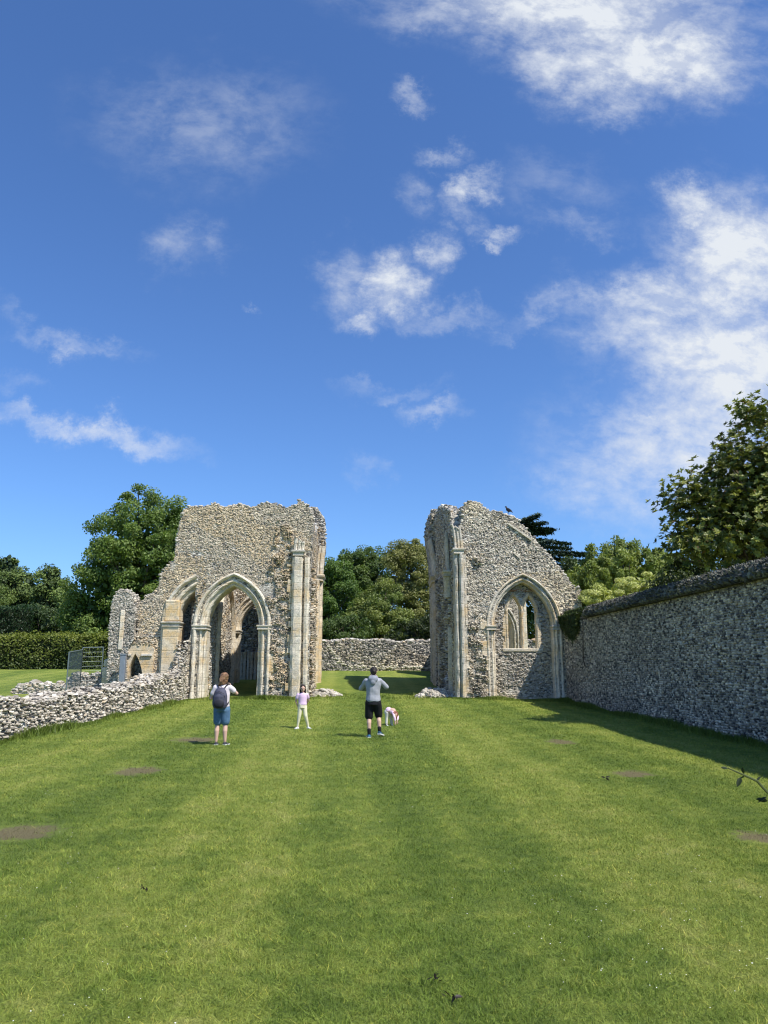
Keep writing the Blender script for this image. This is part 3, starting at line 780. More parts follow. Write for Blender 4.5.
# blocking wall with the window
YW = YR + .5
FW = Frame((0, YW, 0), (1, 0, 0), (0, -1, 0))
inner = arch_curve(xC, AC, HC, px_m(8.8) - .05, GB, GB, zsC)
LIGHTS = []
zsill = XZ(522, 648.5, YW)[1]; zsl = XZ(522, 614.5, YW)[1]
for cpx, Al in ((514.7, .405), (529.8, .395)):
    xl = XZ(cpx, 630, YW)[0]; Hl = XZ(cpx, 594, YW)[1] - zsl
    LIGHTS.append((xl, Al, Hl))
holes = [arch_curve(xl, Al, Hl, .09, zsill, zsill, zsl, 6) for xl, Al, Hl in LIGHTS]
wc = wall_poly('blocking_wall', FW, inner, .16, M_RUB, south, holes=holes, seed=65, jit=.0)
exl = [arch_curve(xl, Al, Hl, -.12, zsill - .05, zsill - .05, zsl, 6) for xl, Al, Hl in LIGHTS]
face_stones('flint_facing', FW, inner, wc, PAL_PALE, w=.12, h=.075, seed=66, excl=exl, jitter=.4)
fw = None
bm = bmesh.new()
xw0 = LIGHTS[0][0] - .37 - .16; xw1 = LIGHTS[1][0] + .36 + .12
rq = random.Random(12)
z = zsill
while z < zsl - .05:
    h = rq.uniform(.24, .36); e0 = rq.uniform(-.05, .07); e1 = rq.uniform(-.05, .07)
    box(bm, xw0 - e0, LIGHTS[0][0] - .37 + .07, YW - .05, YW + .1, z + .006, min(z + h, zsl) - .006, bev=.01, jit=.004)
    box(bm, LIGHTS[1][0] + .36 - .07, xw1 + e1, YW - .052, YW + .1, z + .006, min(z + h, zsl) - .006, bev=.01, jit=.004)
    z += h
win = frombm('window', bm, M_ASHO, south)
for xl, Al, Hl in LIGHTS:
    arch_moulding('window_frame', YW, xl, Al, Hl, zsl, zsill, zsill, .125, .15, M_ASHO, win, prof=[(0, .06), (0, -.07), (.05, -.09), (.09, -.05), (.12, .05), (.14, .15)], n=8)
    # hood over each light
    arch_moulding('window_hood', YW, xl, Al + .05, Hl + .07, zsl, zsl, zsl, .07, .1, M_ASHO, win, prof=[(0, .05), (0, -.04), (.06, -.06), (.18, -.045)], n=8, jamb=False)
bm = bmesh.new(); box(bm, xw0 - .05, xw1 + .08, YW - .08, YW + .14, zsill - .14, zsill, bev=.02, jit=.01); frombm('window_sill', bm, M_ASH, win)
bm = bmesh.new(); xm = (LIGHTS[0][0] + LIGHTS[1][0]) / 2; box(bm, xm - .055, xm + .055, YW + .02, YW + .1, zsill, zsl + .04, bev=.04, jit=.004); frombm('mullion', bm, M_ASHG, win)
# relieving tile course above the window
bm = bmesh.new()
for k in range(9): box(bm, xm - .6 + .135 * k, xm - .6 + .135 * k + .12, YW - .04, YW + .05, XZ(522, 590, YW)[1] - .07, XZ(522, 590, YW)[1] + .02, bev=.008, jit=.01)
frombm('tile_course', bm, flat_mat('old_brick_tile', (.42, .21, .11), .9, 0, .2, 14), wc)
# pilaster of rolls at the crossing
pilS = shaft('pilaster', [(x455, YR + .3), (x455, YR - .12), (x455 + .03, YR - .2), (x455 + .1, YR - .24), (x455 + .17, YR - .2), (x455 + .2, YR - .12), (x455 + .22, YR - .28), (x455 + .27, YR - .34), (x455 + .34, YR - .34), (x455 + .38, YR - .28), (x455 + .4, YR - .12), (x455 + .42, YR - .06), (x467 - .02, YR - .06), (x467, YR + .3)], GB, zcs - .25, M_ASHG, south)
capital('capital', x455 + .0, x455 + .42, YR - .3, YR + .3, zcs, M_ASHG, south, flare=.07, h=.26)
bm = bmesh.new(); quoins(bm, x467 - .05, 1, YR - .07, YR + .1, GB + .2, zcs - .1, .0, .13, random.Random(5)); frombm('quoin_stones', bm, M_ASH, pilS)
for k, dx_ in enumerate((.05, .2, .33)):
    z0 = zcs
    springer('vault_rib', [(x455 + .04 + dx_, YR - .14, z0), (x455 + dx_, YR - .14, z0 + .5), (x455 - .06 + dx_, YR - .16, z0 + .95), (x455 - .15 + dx_, YR - .2, z0 + 1.12 - .12 * k)], .075, M_ASHG, south)
# roof crease, a raking line of weathering stones, and torn toothing
def rake(pxa, pya, pxb, pyb, w=.08, d=.10):
    a = at(pxa, pya, YR - .02); b_ = at(pxb, pyb, YR - .02); dd = (b_ - a).normalized(); n_ = Vector((-dd.z, 0, dd.x)) * w / 2
    bm = bmesh.new(); vs = []
    for y in (YR - d, YR + .05):
        for p in (a - n_, b_ - n_, b_ + n_, a + n_): vs.append(bm.verts.new((p.x, y, p.z)))
    for f in ((0, 1, 2, 3), (7, 6, 5, 4), (0, 4, 5, 1), (1, 5, 6, 2), (2, 6, 7, 3), (3, 7, 4, 0)): bm.faces.new([vs[i] for i in f])
    return frombm('roof_crease', bm, M_ASH, wallR)
rake(508.5, 524, 532, 540.5); rake(514, 553, 520, 558.5, .06, .06)
# flank facing the middle of the church (-X)
XS = x455 + .02
FS = Frame((XS, 0, 0), (0, 1, 0), (-1, 0, 0))
def zat(px, py, X=XS): return YZ(px, py, X)
fl = [zat(456, 530), zat(452.5, 528), zat(450.8, 514), zat(447.5, 508), zat(445, 507), zat(439, 507), zat(437, 512), zat(435, 516)]
fl = [(y, z) for y, z in fl if y < 43.4]
loopS = [(YR + .3, GB), (YR + .3, fl[0][1])] + [(max(y, YR + .35), z) for y, z in fl] + [(43.6, fl[-1][1] - .2), (43.9, 9.0), (43.9, GB + .6)]
ws = wall_poly('flank_wall', FS, loopS, .4, M_RUB, south, seed=71)
face_stones('flint_facing', FS, loopS, ws, PAL_WARM, w=.13, h=.09, seed=72, rough=[[(35, .6), (39.5, .6), (39.5, 6.4), (35, 6.0)]])
rim_stones('wall_top_rubble', FS, loopS[4:-2], .4, ws, PAL_WARM, w=.2, seed=73, dens=35)
YQ = 40.9
respS = shaft('respond', [(XS + .05, 43.8), (XS - .04, 43.8), (XS - .06, 43.4), (XS - .04, 42.9), (XS - .08, 42.5), (XS - .05, 42.0), (XS - .14, 41.7), (XS - .14, 41.2), (XS - .06, 41.0), (XS + .05, 40.95)], GB + .6, XZ(433, 579, 42)[1], M_ASHG, south)
zc3 = XZ(437, 576, YQ)[1]
bm = bmesh.new(); rings = []
for dz_, f in ((-.36, .0), (-.32, .05), (-.2, .04), (-.08, .12), (0, .14), (.05, .1)):
    rings.append([bm.verts.new(v) for v in ((XS + .05, 40.9 - f, zc3 + dz_), (XS - .18 - f, 41.1 - f, zc3 + dz_), (XS - .04 - f * .5, 43.8 + f, zc3 + dz_), (XS + .05, 43.9 + f, zc3 + dz_))])
for a, b_ in zip(rings, rings[1:]):
    for i in range(4): bm.faces.new((a[i], a[(i + 1) % 4], b_[(i + 1) % 4], b_[i]))
bm.faces.new(rings[0][::-1]); bm.faces.new(rings[-1]); frombm('capital', bm, M_ASHG, south)
zs_ = lambda py: XZ(433, py, YQ)[1]
outq = [(.10, zc3), (.12, zs_(562)), (.18, zs_(552)), (.27, zs_(542)), (.30, zs_(533)), (.27, zs_(524)), (.2, zs_(516)), (.1, zs_(509))]
wq, frq, lpq = arch_stump('arch_springer', YQ, XS, zc3, -1, outq, 2.7, M_RUB, south, PAL_WARM, 75)
face_stones('flint_facing', frq, lpq, wq, PAL_WARM, w=.125, h=.085, seed=76, excl=[[(XS - 1, zc3), (XS - 1, zs_(541)), (XS + 1, zs_(541)), (XS + 1, zc3)]])
FQ = Frame((XS - .27, 0, 0), (0, 1, 0), (-1, 0, 0))
face_stones('flint_facing', FQ, [(YQ, zs_(541)), (43.6, zs_(541)), (43.6, zs_(527)), (42.5, zs_(518)), (YQ, zs_(519))], wq, PAL_WARM, w=.125, h=.085, seed=78)
rim_stones('wall_top_rubble', frq, lpq[5:-1], 2.5, wq, PAL_WARM, seed=77, dens=40)
for k in range(4):
    p = []
    for i in range(8):
        t = i / 7; z = zc3 + (zs_(540) - zc3) * t
        p.append((XS - .04 - .05 * (k % 2) - .26 * t * t, YQ - .1 + .25 * k, z))
    springer('arch_rib', p, .095, M_ASH if k < 2 else M_ASHG, wq)
# hanging corbel shaft on the flank, and the tall flank arch rib
yk, zk = YZ(447.5, 571, XS - .15)
bm = bmesh.new()
zlo = YZ(447.5, 598, XS - .15)[1]
tube(bm, [(XS - .12, yk, zlo), (XS - .14, yk, zk - .25)], [.2, .22], 9); frombm('corbel_shaft', bm, M_ASHG, south)
capital('capital', XS - .34, XS + .1, yk - .28, yk + .28, zk, M_ASHG, south, flare=.08, h=.28)
for k in range(3):
    yy = yk - .18 + .18 * k
    springer('vault_rib', [(XS - .12, yy, zk), (XS - .14, yy + .05 * k, zk + .6), (XS - .18, yy + .12 * k, zk + 1.3), (XS - .2, yy + .2 * k, zk + 1.8 - .3 * k)], .075, M_ASHG, south)
for (pa, pb, X_) in (((441, 700), (441, 640), XS - .06), ((451.5, 640), (451.5, 700), XS - .05)):
    y_, _ = YZ(pa[0], 660, X_)
    bm = bmesh.new(); tube(bm, [(X_, y_, GB + .3), (X_, y_, YZ(pa[0], 628, X_)[1])], .16, 8); frombm('wall_shaft', bm, M_ASHG, south)
# back walls seen through the window
YB = 42.8
FB2 = Frame((0, YB, 0), (1, 0, 0), (0, -1, 0))
g0 = XZ(521.5, 640, YB)[0]
xe = XZ(509, 640, YB)[0]; Ae = .95; zse = XZ(512, 632, YB)[1]
loopG = [(XS, GB), (XS, 8.2), (7, 8.0), (g0 - .7, 7.4), (g0 - .2, 6.2), (g0, 5.4), (g0 + .02, 3.2), (g0, GB)] + arch_curve(xe - .4, Ae, 1.7, .2, GB, GB, zse)[::-1]
wg = wall_poly('inner_wall', FB2, loopG, .9, M_RUB, south, seed=81)
arch_moulding('arch_moulding', YB, xe - .4, Ae, 1.7, zse, GB, GB, .35, .9, M_ASHG, south)
bm = bmesh.new(); box(bm, g0 - .02, g0 + .3, YB - .15, YB + .8, GB, 6.2, bev=.04, jit=.02); frombm('pier', bm, M_ASH, south)
# continuing outer wall of the south transept behind the boundary wall
FT = Frame((XZ(582, 640)[0] - .02, 0, 0), (0, 1, 0), (1, 0, 0))
wall_poly('outer_wall', FT, [(35.2, GB), (35.2, 4.4), (36.6, 3.8), (37.8, 2.4), (38.6, 1.5), (38.6, GB)], .9, M_RUB, south, seed=85)

# ------------------------------------------------------------------ far east wall
YF = 53.5
FX = Frame((0, YF, 0), (1, 0, 0), (0, -1, 0))
tz = XZ(370, 641, YF)[1]
east = thing_at('flint_wall', 'low flint wall closing the far end of the grass between the two ruins, in front of the trees', 'wall', 2, YF)
xs_ = np.arange(-9.5, 14, .5)
topE = [(float(x), tz + .07 * math.sin(x * 1.1) + .05 * math.sin(x * 2.7 + 1) + (.05 if x < 1 else 0)) for x in xs_]
loopW = [(-9.5, 1.3)] + topE + [(13.5, 1.3)]
weast = wall_poly('wall_core', FX, loopW, .8, M_RUBD, east, seed=91)
face_stones('flint_facing', FX, loopW, weast, PAL_GREY, w=.17, h=.12, seed=92, tint=np.array([1.1, 1.02, .9]))
rim_stones('wall_top_rubble', FX, topE, .8, weast, PAL_WARM, w=.26, seed=93, dens=34)
def mortar_line(pts):
    rs = np.random.RandomState(94); P = [np.array(at(a, b_, YF - .02)) for a, b_ in pts]; Q = []
    for a, b_ in zip(P, P[1:]):
        k = int(np.linalg.norm(b_ - a) * 26); t = rs.rand(k, 1); Q.append(a * (1 - t) + b_ * t + rs.normal(0, .05, (k, 3)) * [1, .3, 1])
    Q = np.concatenate(Q); n = len(Q); s = rs.lognormal(0, .3, n)
    stones('pale_mortar_scar', Q, (1, 0, 0), (0, 0, 1), (0, -1, 0), np.stack([.17 * s, .10 * s, .10 * s], 1), (np.array([(.66, .60, .46), (.56, .50, .38)]), np.array([.6, .4])), M_STONE, weast, 95)
mortar_line([(326, 642), (332, 651), (338, 659), (345, 665), (353, 667), (367, 668), (390, 667.5), (412, 667.5), (428, 668)])

# unseen wall added behind the south ruin, meant to shade the east wall
side = thing_at('flint_wall', 'unseen grey wall added behind the right hand ruin for its shadow', 'wall', 6.3, 47)
FSd = Frame((6.0, 0, 0), (0, 1, 0), (-1, 0, 0))
loopSd = [(44.0, 1.0), (44.0, 3.6), (46.5, 3.2), (49, 6.3), (50.0, 6.5), (51, 6.2), (51.3, 3.2), (YF - .1, 3.0), (YF - .1, 1.0)]
wsd = wall_poly('wall_core', FSd, loopSd, .8, M_RUBD, side, seed=95)
face_stones('flint_facing', FSd, loopSd, wsd, PAL_GREY, w=.18, h=.12, seed=96)

# ------------------------------------------------------------------ low nave wall on the left
nave = thing_at('flint_wall', 'low broken wall of pale loose flints running along the left edge of the lawn up to the arch', 'wall', -8, 20)
a0 = ground(0, 741); a1 = ground(190, 698)
wx = lambda y: a0.x + (a1.x - a0.x) * (y - a0.y) / (a1.y - a0.y)
topprof = [(6, .95), (12, 1.0), (16, 1.02), (17.5, 1.12), (18.3, 1.18), (19.3, 1.15), (20.2, 1.0), (22, 1.02), (24, 1.03), (26, 1.02), (28, 1.05), (29.5, 1.12), (30.8, 1.25), (31.8, 1.15), (32.6, 1.2), (33.2, 1.4), (33.6, 1.9), (33.98, 2.7)]
def ztopN(y): return -.15 + float(np.interp(y, [a for a, b_ in topprof], [b_ for a, b_ in topprof])) + float(zg(-8, y)) + .05 * math.sin(y * 2.3) + .04 * math.sin(y * 5.1)
TH = 1.0
bm = bmesh.new(); rings = []
for y in np.arange(6, 33.99, .25):
    x = wx(y); zt_ = ztopN(y) - .05; zb = float(zg(x, y)) - .3
    thk = float(np.interp(y, [31.5, 33.3], [TH, .45]))
    j = lambda: rnd.uniform(-.03, .03)
    rings.append([bm.verts.new(v) for v in ((x + .08, y, zb), (x + .04 + j(), y, (zb + zt_) / 2), (x - .02 + j(), y, zt_ - .08), (x - .15, y, zt_ + j()), (x - thk + .15, y, zt_ + j()), (x - thk, y, zt_ - .1), (x - thk - .05, y, zb))])
for a, b_ in zip(rings, rings[1:]):
    for i in range(6): bm.faces.new((a[i], a[i + 1], b_[i + 1], b_[i]))
bm.faces.new(rings[0]); bm.faces.new(rings[-1][::-1])
wn_ = frombm('wall_core', bm, M_RUB, nave)
# face, top and back stones
rs = np.random.RandomState(101)
Pn = []; Sn = []; Nr = []
for y in np.arange(9, 33.95, .082):
    zt_ = ztopN(y); zb = float(zg(wx(y), y)) - .02
    for z in np.arange(zb, zt_, .062):
        if rs.rand() < .03: continue
        Pn.append((wx(y) + .05 - .05 * (z - zb) + rs.uniform(-.05, .05), y + rs.uniform(-.06, .06), z + rs.uniform(-.03, .03))); Nr.append((1, 0, 0))
        s = rs.lognormal(0, .28); Sn.append((.115 * s, .058 * s ** .5, .11 * s))
    for q in range(13):
        Pn.append((wx(y) - rs.uniform(0, float(np.interp(y, [31.5, 33.3], [TH, .45]))), y + rs.uniform(-.06, .06), zt_ + rs.uniform(-.09, .03))); Nr.append((1, 0, 0))
        s = rs.lognormal(0, .32); Sn.append((.13 * s, .06 * s ** .7, .12 * s))
stones('loose_flints', np.array(Pn), (0, 1, 0), (0, 0, 1), np.array(Nr, float), np.array(Sn), PAL_MIX, M_STONE, wn_, 102, np.array([1.0, .965, .90]))

# ------------------------------------------------------------------ high boundary wall on the right
bnd = thing_at('flint_wall', 'high grey flint boundary wall with a rounded mossy coping along the right side of the lawn', 'wall', 9.4, 20)
b0 = ground(767, 746); b1 = ground(593, 708)
bx = lambda y: b0.x + (b1.x - b0.x) * (y - b0.y) / (b1.y - b0.y)
zwall = (at(767, 590, b0.y).z + at(593, 613, b1.y).z) / 2
zcop = (at(767, 566, b0.y).z + at(593, 603, b1.y).z) / 2 - .10
Y0, Y1 = -4.0, b1.y
bm = bmesh.new()
vs = []
for y in (Y0, YR - .03):
    for (x, z) in ((bx(y), -.4), (bx(y), zwall), (bx(y) + .5, zwall), (bx(y) + .5, -.4)): vs.append(bm.verts.new((x, y, z)))
for f in ((0, 1, 2, 3), (7, 6, 5, 4), (0, 4, 5, 1), (1, 5, 6, 2), (2, 6, 7, 3), (3, 7, 4, 0)): bm.faces.new([vs[i] for i in f])
wbnd = frombm('wall_core', bm, M_RUBD, bnd)
dirW = Vector((bx(30) - bx(10), 20, 0)).normalized()
FBW = Frame((bx(0), 0, 0), tuple(dirW), (-dirW.y, dirW.x, 0))
def bstones(u0, u1, w, h, d, seed, pal):
    rs = np.random.RandomState(seed); us = []; zs = []
    for r, z in enumerate(np.arange(-.1, zwall, h)):
        k = int((u1 - u0) / w); u = u0 + (np.arange(k) + rs.uniform(0, 1)) * w + rs.uniform(-.2, .2, k) * w
        us.append(u); zs.append(z + rs.uniform(-.11, .11, k) * h + .012 * np.sin(u * 2.1))
    u = np.concatenate(us); z = np.concatenate(zs); k = (rs.rand(len(u)) > .05) & (z < zwall - h * .3); u = u[k]; z = z[k]; n = len(u)
    S = np.stack([w * rs.lognormal(-.02, .22, n), h * rs.lognormal(-.02, .16, n), d * rs.uniform(.8, 1.3, n)], 1)
    tt = 1 + .22 * npnoise(u, z, .8, seed)[:, None] * np.ones((1, 3)) + .12 * npnoise(u, z, 2.4, seed + 1)[:, None]
    return stones('flint_facing', FBW.p(u, z, rs.uniform(-.015, .012, n)), FBW.U, (0, 0, 1), FBW.N, S, pal, M_STONE, wbnd, seed, tt * np.array([[1.25, 1.08, .88]]), rot=.14)
bstones(9.0, YR - .1, .118, .062, .075, 111, PAL_WALL)
# coping: a projecting rounded cap of rough dark flint
bm = bmesh.new(); rings = []
hc = zcop - zwall
for y in np.arange(Y0, Y1 + .01, .25):
    x = bx(y); q = []
    for k in range(11):
        a = math.pi * k / 10
        q.append(bm.verts.new((x + .25 - math.cos(a) * .43 + rnd.uniform(-.02, .02), y, zwall + .1 + math.sin(a) * (hc - .1) + rnd.uniform(-.05, .05))))
    q = [bm.verts.new((x - .19, y, zwall))] + q + [bm.verts.new((x + .63, y, zwall))]
    rings.append(q)
for a, b_ in zip(rings, rings[1:]):
    for i in range(len(a) - 1): bm.faces.new((a[i], a[i + 1], b_[i + 1], b_[i]))
    bm.faces.new((a[-1], a[0], b_[0], b_[-1]))
bm.faces.new(rings[0]); bm.faces.new(rings[-1][::-1])
M_COP = rubble_mat('dark_mossy_coping', 8, .2, (.3, .31, .25), 1.2)
for n_ in M_COP.node_tree.nodes:
    if n_.type == 'BSDF_PRINCIPLED':
        l_ = n_.inputs['Base Color'].links[0].from_socket; L(M_COP.node_tree, mixc(M_COP.node_tree, 1, l_, (.22, .22, .17), 'MULTIPLY'), n_.inputs['Base Color']); break
cop = frombm('coping', bm, M_COP, bnd)
rs = np.random.RandomState(121); n = 12000
y = rs.uniform(8, Y1, n); a = rs.uniform(0, math.pi * .75, n)
P = np.stack([bx(y) + .25 - np.cos(a) * .42, y, zwall + .06 + np.sin(a) * (hc - .06)], 1)
S = np.stack([rs.lognormal(0, .35, n) * .15, rs.lognormal(0, .35, n) * .10, rs.uniform(.1, .32, n)], 1)
Nc = np.stack([-np.cos(a), np.zeros(n), np.sin(a)], 1); Vc = np.stack([np.sin(a), np.zeros(n), np.cos(a)], 1)
stones('coping_flints', P, (0, 1, 0), Vc, Nc, S, PAL_WALL, M_STONE, cop, 122, np.array([.34, .33, .25]))
# lower raking piece where the wall meets the ruin
bm = bmesh.new(); box(bm, bx(32) - .06, bx(32) + .55, Y1 + .02, YR - .05, zwall - .1, zwall + .12, bev=.08, jit=.05); frombm('wall_end', bm, M_COP, bnd)

# ------------------------------------------------------------------ loose rubble heaps
def heap(px, py, hw, h, label, seed, ydepth=.5):
    g = ground(px, py); rs = np.random.RandomState(seed)
    t = thing('rubble_heap', label, 'rubble heap', (g.x, g.y, g.z))
    w = hw * g.y / 770; n = int(420 * w)
    u = rs.uniform(-1, 1, n); v = rs.uniform(-1, 1, n); r = np.hypot(u, v)
    k = r < 1; u = u[k]; v = v[k]; r = r[k]; n = len(u)
    prof = (1 - r ** 2.2) * (.75 + .35 * npnoise(u * w + seed, v, 2.2, seed))
    x = g.x + u * w; yy = g.y + ydepth + v * ydepth
    P = np.stack([x, yy, zg(x, yy) + prof * h * rs.uniform(.55, 1, n)], 1)
    s = rs.lognormal(0, .3, n)
    o = stones('flint_stones', P, (1, 0, 0), (0, 0, 1), (0, -1, 0), np.stack([.17 * s, .11 * s, .16 * s], 1), PAL_PALE, M_STONE, t, seed)
    # earth core
    bm = bmesh.new(); bmesh.ops.create_icosphere(bm, subdivisions=2, radius=1)
    for v_ in bm.verts: v_.co = Vector((g.x + v_.co.x * w * .9, g.y + ydepth + v_.co.y * ydepth * .9, g.z + .03 + v_.co.z * h * .62))
    frombm('earth_core', bm, M_RUB, t)
heap(322, 697, 19, .42, 'low heap of pale flint rubble at the foot of the left pier', 131)
heap(437, 698, 20, .50, 'low heap of pale flint rubble at the foot of the right pier', 132)
# low wall stubs in the field at left
def stub(pts, Y, h, label, seed, thick=.7):
    x0 = XZ(pts[0], 686, Y)[0]; x1 = XZ(pts[1], 686, Y)[0]
    t = thing_at('wall_footing', label, 'wall footing', (x0 + x1) / 2, Y)
    fr = Frame((0, Y, 0), (1, 0, 0), (0, -1, 0)); zb = float(zg((x0 + x1) / 2, Y))
    loop = [(x0, zb - .2), (x0, zb + h * .6)] + [(x0 + (x1 - x0) * k / 6, zb + h * (1 + .15 * math.sin(k * 2.1 + seed))) for k in range(1, 6)] + [(x1, zb + h * .7), (x1, zb - .2)]
    w_ = wall_poly('wall_core', fr, loop, thick, M_RUB, t, seed=seed)
    face_stones('flint_facing', fr, loop, w_, PAL_PALE, w=.17, h=.11, seed=seed); rim_stones('wall_top_rubble', fr, loop[1:-1], thick, w_, PAL_PALE, w=.2, seed=seed + 1, dens=40)
stub((12, 66), 36.5, .42, 'long low footing of pale flints in the field left of the wire fence', 141)
stub((68, 106), 37.6, .8, 'knee high broken footing of pale flints inside the wire fence', 143)
# short dressed stone stump
g = at(106.5, 688, 34.2)
t = thing('stone_stump', 'short upright stump of pale dressed stone left of the grey post', 'stone stump', (g.x, 34.2, float(zg(g.x, 34.2))))
bm = bmesh.new(); box(bm, g.x - .2, g.x + .2, 34.0, 34.4, .2, at(106, 667, 34.2).z, bev=.04, jit=.02); box(bm, g.x - .16, g.x + .1, 34.05, 34.35, at(106, 667, 34.2).z, at(106, 659, 34.2).z, bev=.05, jit=.03)
frombm('stone_block', bm, M_ASH, t)
# grey post leaning against the buttress
a = at(122, 687, 33.2); b_ = at(123.5, 655, 33.2)
t = thing('grey_post', 'thick pale grey square post standing in front of the broken buttress', 'post', (a.x, 33.2, float(zg(a.x, 33.2))))
bm = bmesh.new(); d = .11
vs = [bm.verts.new(v) for (cx, z) in ((a.x - .02, .3), (b_.x, b_.z)) for v in ((cx - d, 33.2 - d, z), (cx + d, 33.2 - d, z), (cx + d, 33.2 + d, z), (cx - d, 33.2 + d, z))]
for f in ((0, 1, 2, 3), (7, 6, 5, 4), (0, 4, 5, 1), (1, 5, 6, 2), (2, 6, 7, 3), (3, 7, 4, 0)): bm.faces.new([vs[i] for i in f])
bmesh.ops.bevel(bm, geom=list(bm.edges), offset=.015, segments=1, affect='EDGES')
M_ZINC = flat_mat('galvanised_metal', (.30, .33, .37), .5, .4, .08, 6)
frombm('post', bm, M_ZINC, t)
bm = bmesh.new(); box(bm, b_.x - d - .02, b_.x + d + .02, 33.2 - d - .02, 33.2 + d + .02, b_.z, b_.z + .05, bev=.01); frombm('post_cap', bm, M_ZINC, t)

# ------------------------------------------------------------------ wire mesh site fence
M_FENCE = flat_mat('green_grey_fence_steel', (.22, .27, .27), .5, .5, .1, 10)
def fence_panel(A, B, label, h=2.0):
    A = Vector(A); B = Vector(B); t = thing('mesh_fence_panel', label, 'fence panel', A, group='wire mesh fence panels by the low ruins')
    bm = bmesh.new(); up = Vector((0, 0, h))
    tube(bm, [A, A + up], .026, 6); tube(bm, [B, B + up], .026, 6); tube(bm, [A + up, B + up], .024, 6); tube(bm, [A + Vector((0, 0, .15)), B + Vector((0, 0, .15))], .02, 6); frombm('fence_frame', bm, M_FENCE, t)
    bm = bmesh.new(); L_ = (B - A).length; n = int(L_ / .085)
    for k in range(1, n):
        p = A.lerp(B, k / n); tube(bm, [p + Vector((0, 0, .15)), p + up], .0035, 3, False)
    for k in range(1, 9):
        z = Vector((0, 0, .15 + (h - .15) * k / 9)); tube(bm, [A + z, B + z], .0035, 3, False)
    frombm('wire_mesh', bm, M_FENCE, t)
    bm = bmesh.new()
    for p in (A, B): box(bm, p.x - .12, p.x + .12, p.y - .3, p.y + .3, p.z - .02, p.z + .12, bev=.03)
    frombm('fence_foot', bm, flat_mat('concrete_foot', (.35, .34, .32), .9), t)
f1 = at(66, 690, 33.2); f2 = at(80, 684, 37.0); f3 = at(101, 680, 37.4)
G3 = lambda p: (p.x, p.y, float(zg(p.x, p.y)))
fence_panel(G3(f1), G3(f2), 'narrow wire mesh fence panel seen at a slant, left end of the enclosure', 2.0)
fence_panel(G3(f2), G3(f3), 'wider wire mesh fence panel facing the lawn, beside the stone stump', 2.1)
# ------------------------------------------------------------------ trees and plants
LEAFQ = np.array([(-.5, 0, 0), (0, -.32, .06), (.5, 0, 0), (0, .32, .06)])
LEAFQF = np.array([[0, 1, 2, 3]])
LEAFE = np.array([(0, 0, 0), (.3, -.2, .05), (.7, -.17, .04), (1, 0, -.05), (.7, .17, .04), (.3, .2, .05)])
LEAFEF = np.array([[0, 1, 2, 3], [0, 3, 4, 5]])
def unit(v): return v / np.maximum(np.linalg.norm(v, axis=1, keepdims=True), 1e-6)
def leaves(name, P, out, size, cols, mat, parent, rs, tmpl=(LEAFQ, LEAFQF), spread=.9, droop=0.0, elong=1.0, axis_out=False):
    n = len(P)
    nr = unit(out + rs.normal(0, spread, (n, 3)) + np.array([0, 0, .35]))
    if axis_out:
        t = unit(out + rs.normal(0, .25, (n, 3)) + np.array([0, 0, -droop])); b_ = unit(np.cross(nr, t)); nr = np.cross(t, b_)
    else:
        t = unit(np.cross(nr, rs.normal(0, 1, (n, 3))) + np.array([0, 0, -droop])); b_ = unit(np.cross(nr, t)); nr = np.cross(t, b_)
    V, F = tmpl
    s = (size * rs.uniform(.65, 1.35, n))[:, None, None]
    v = P[:, None] + s * (V[None, :, 0:1] * t[:, None] * elong + V[None, :, 1:2] * b_[:, None] + V[None, :, 2:3] * nr[:, None])
    f = (F[None] + (np.arange(n) * len(V))[:, None, None]).reshape(-1, F.shape[1])
    return fromdata(name, v.reshape(-1, 3), f, mat, parent, cols=np.repeat(cols, len(V), axis=0))
def lobes_px(specs, Y):
    out = []
    for (px, py, rx, ry) in specs:
        p = at(px, py, Y); out.append((np.array(p), np.array([rx * Y / 770, rx * Y / 770 * .9, ry * Y / 770])))
    return out
def clumps_for(lobes, per, rs, zmin, inner=.25, bumpy=.16):
    C = []; O = []
    tot = sum(r[0] * r[2] for c, r in lobes)
    for c, r in lobes:
        k = int(per * r[0] * r[2] / tot) + 4
        d = unit(rs.normal(0, 1, (k, 3)))
        rad = np.where(rs.rand(k) < inner, rs.uniform(.3, .75, k), rs.uniform(.82, 1.0 + bumpy, k))
        q = c + d * r * rad[:, None]
        C.append(q); O.append(d)
    C = np.concatenate(C); O = np.concatenate(O)
    # drop clumps buried deep in other lobes
    keep = np.ones(len(C), bool)
    for c, r in lobes:
        q = np.linalg.norm((C - c) / r, axis=1); keep &= ~((q < .62) & (rs.rand(len(C)) < .75))
    keep &= C[:, 2] > zmin
    return C[keep], O[keep]
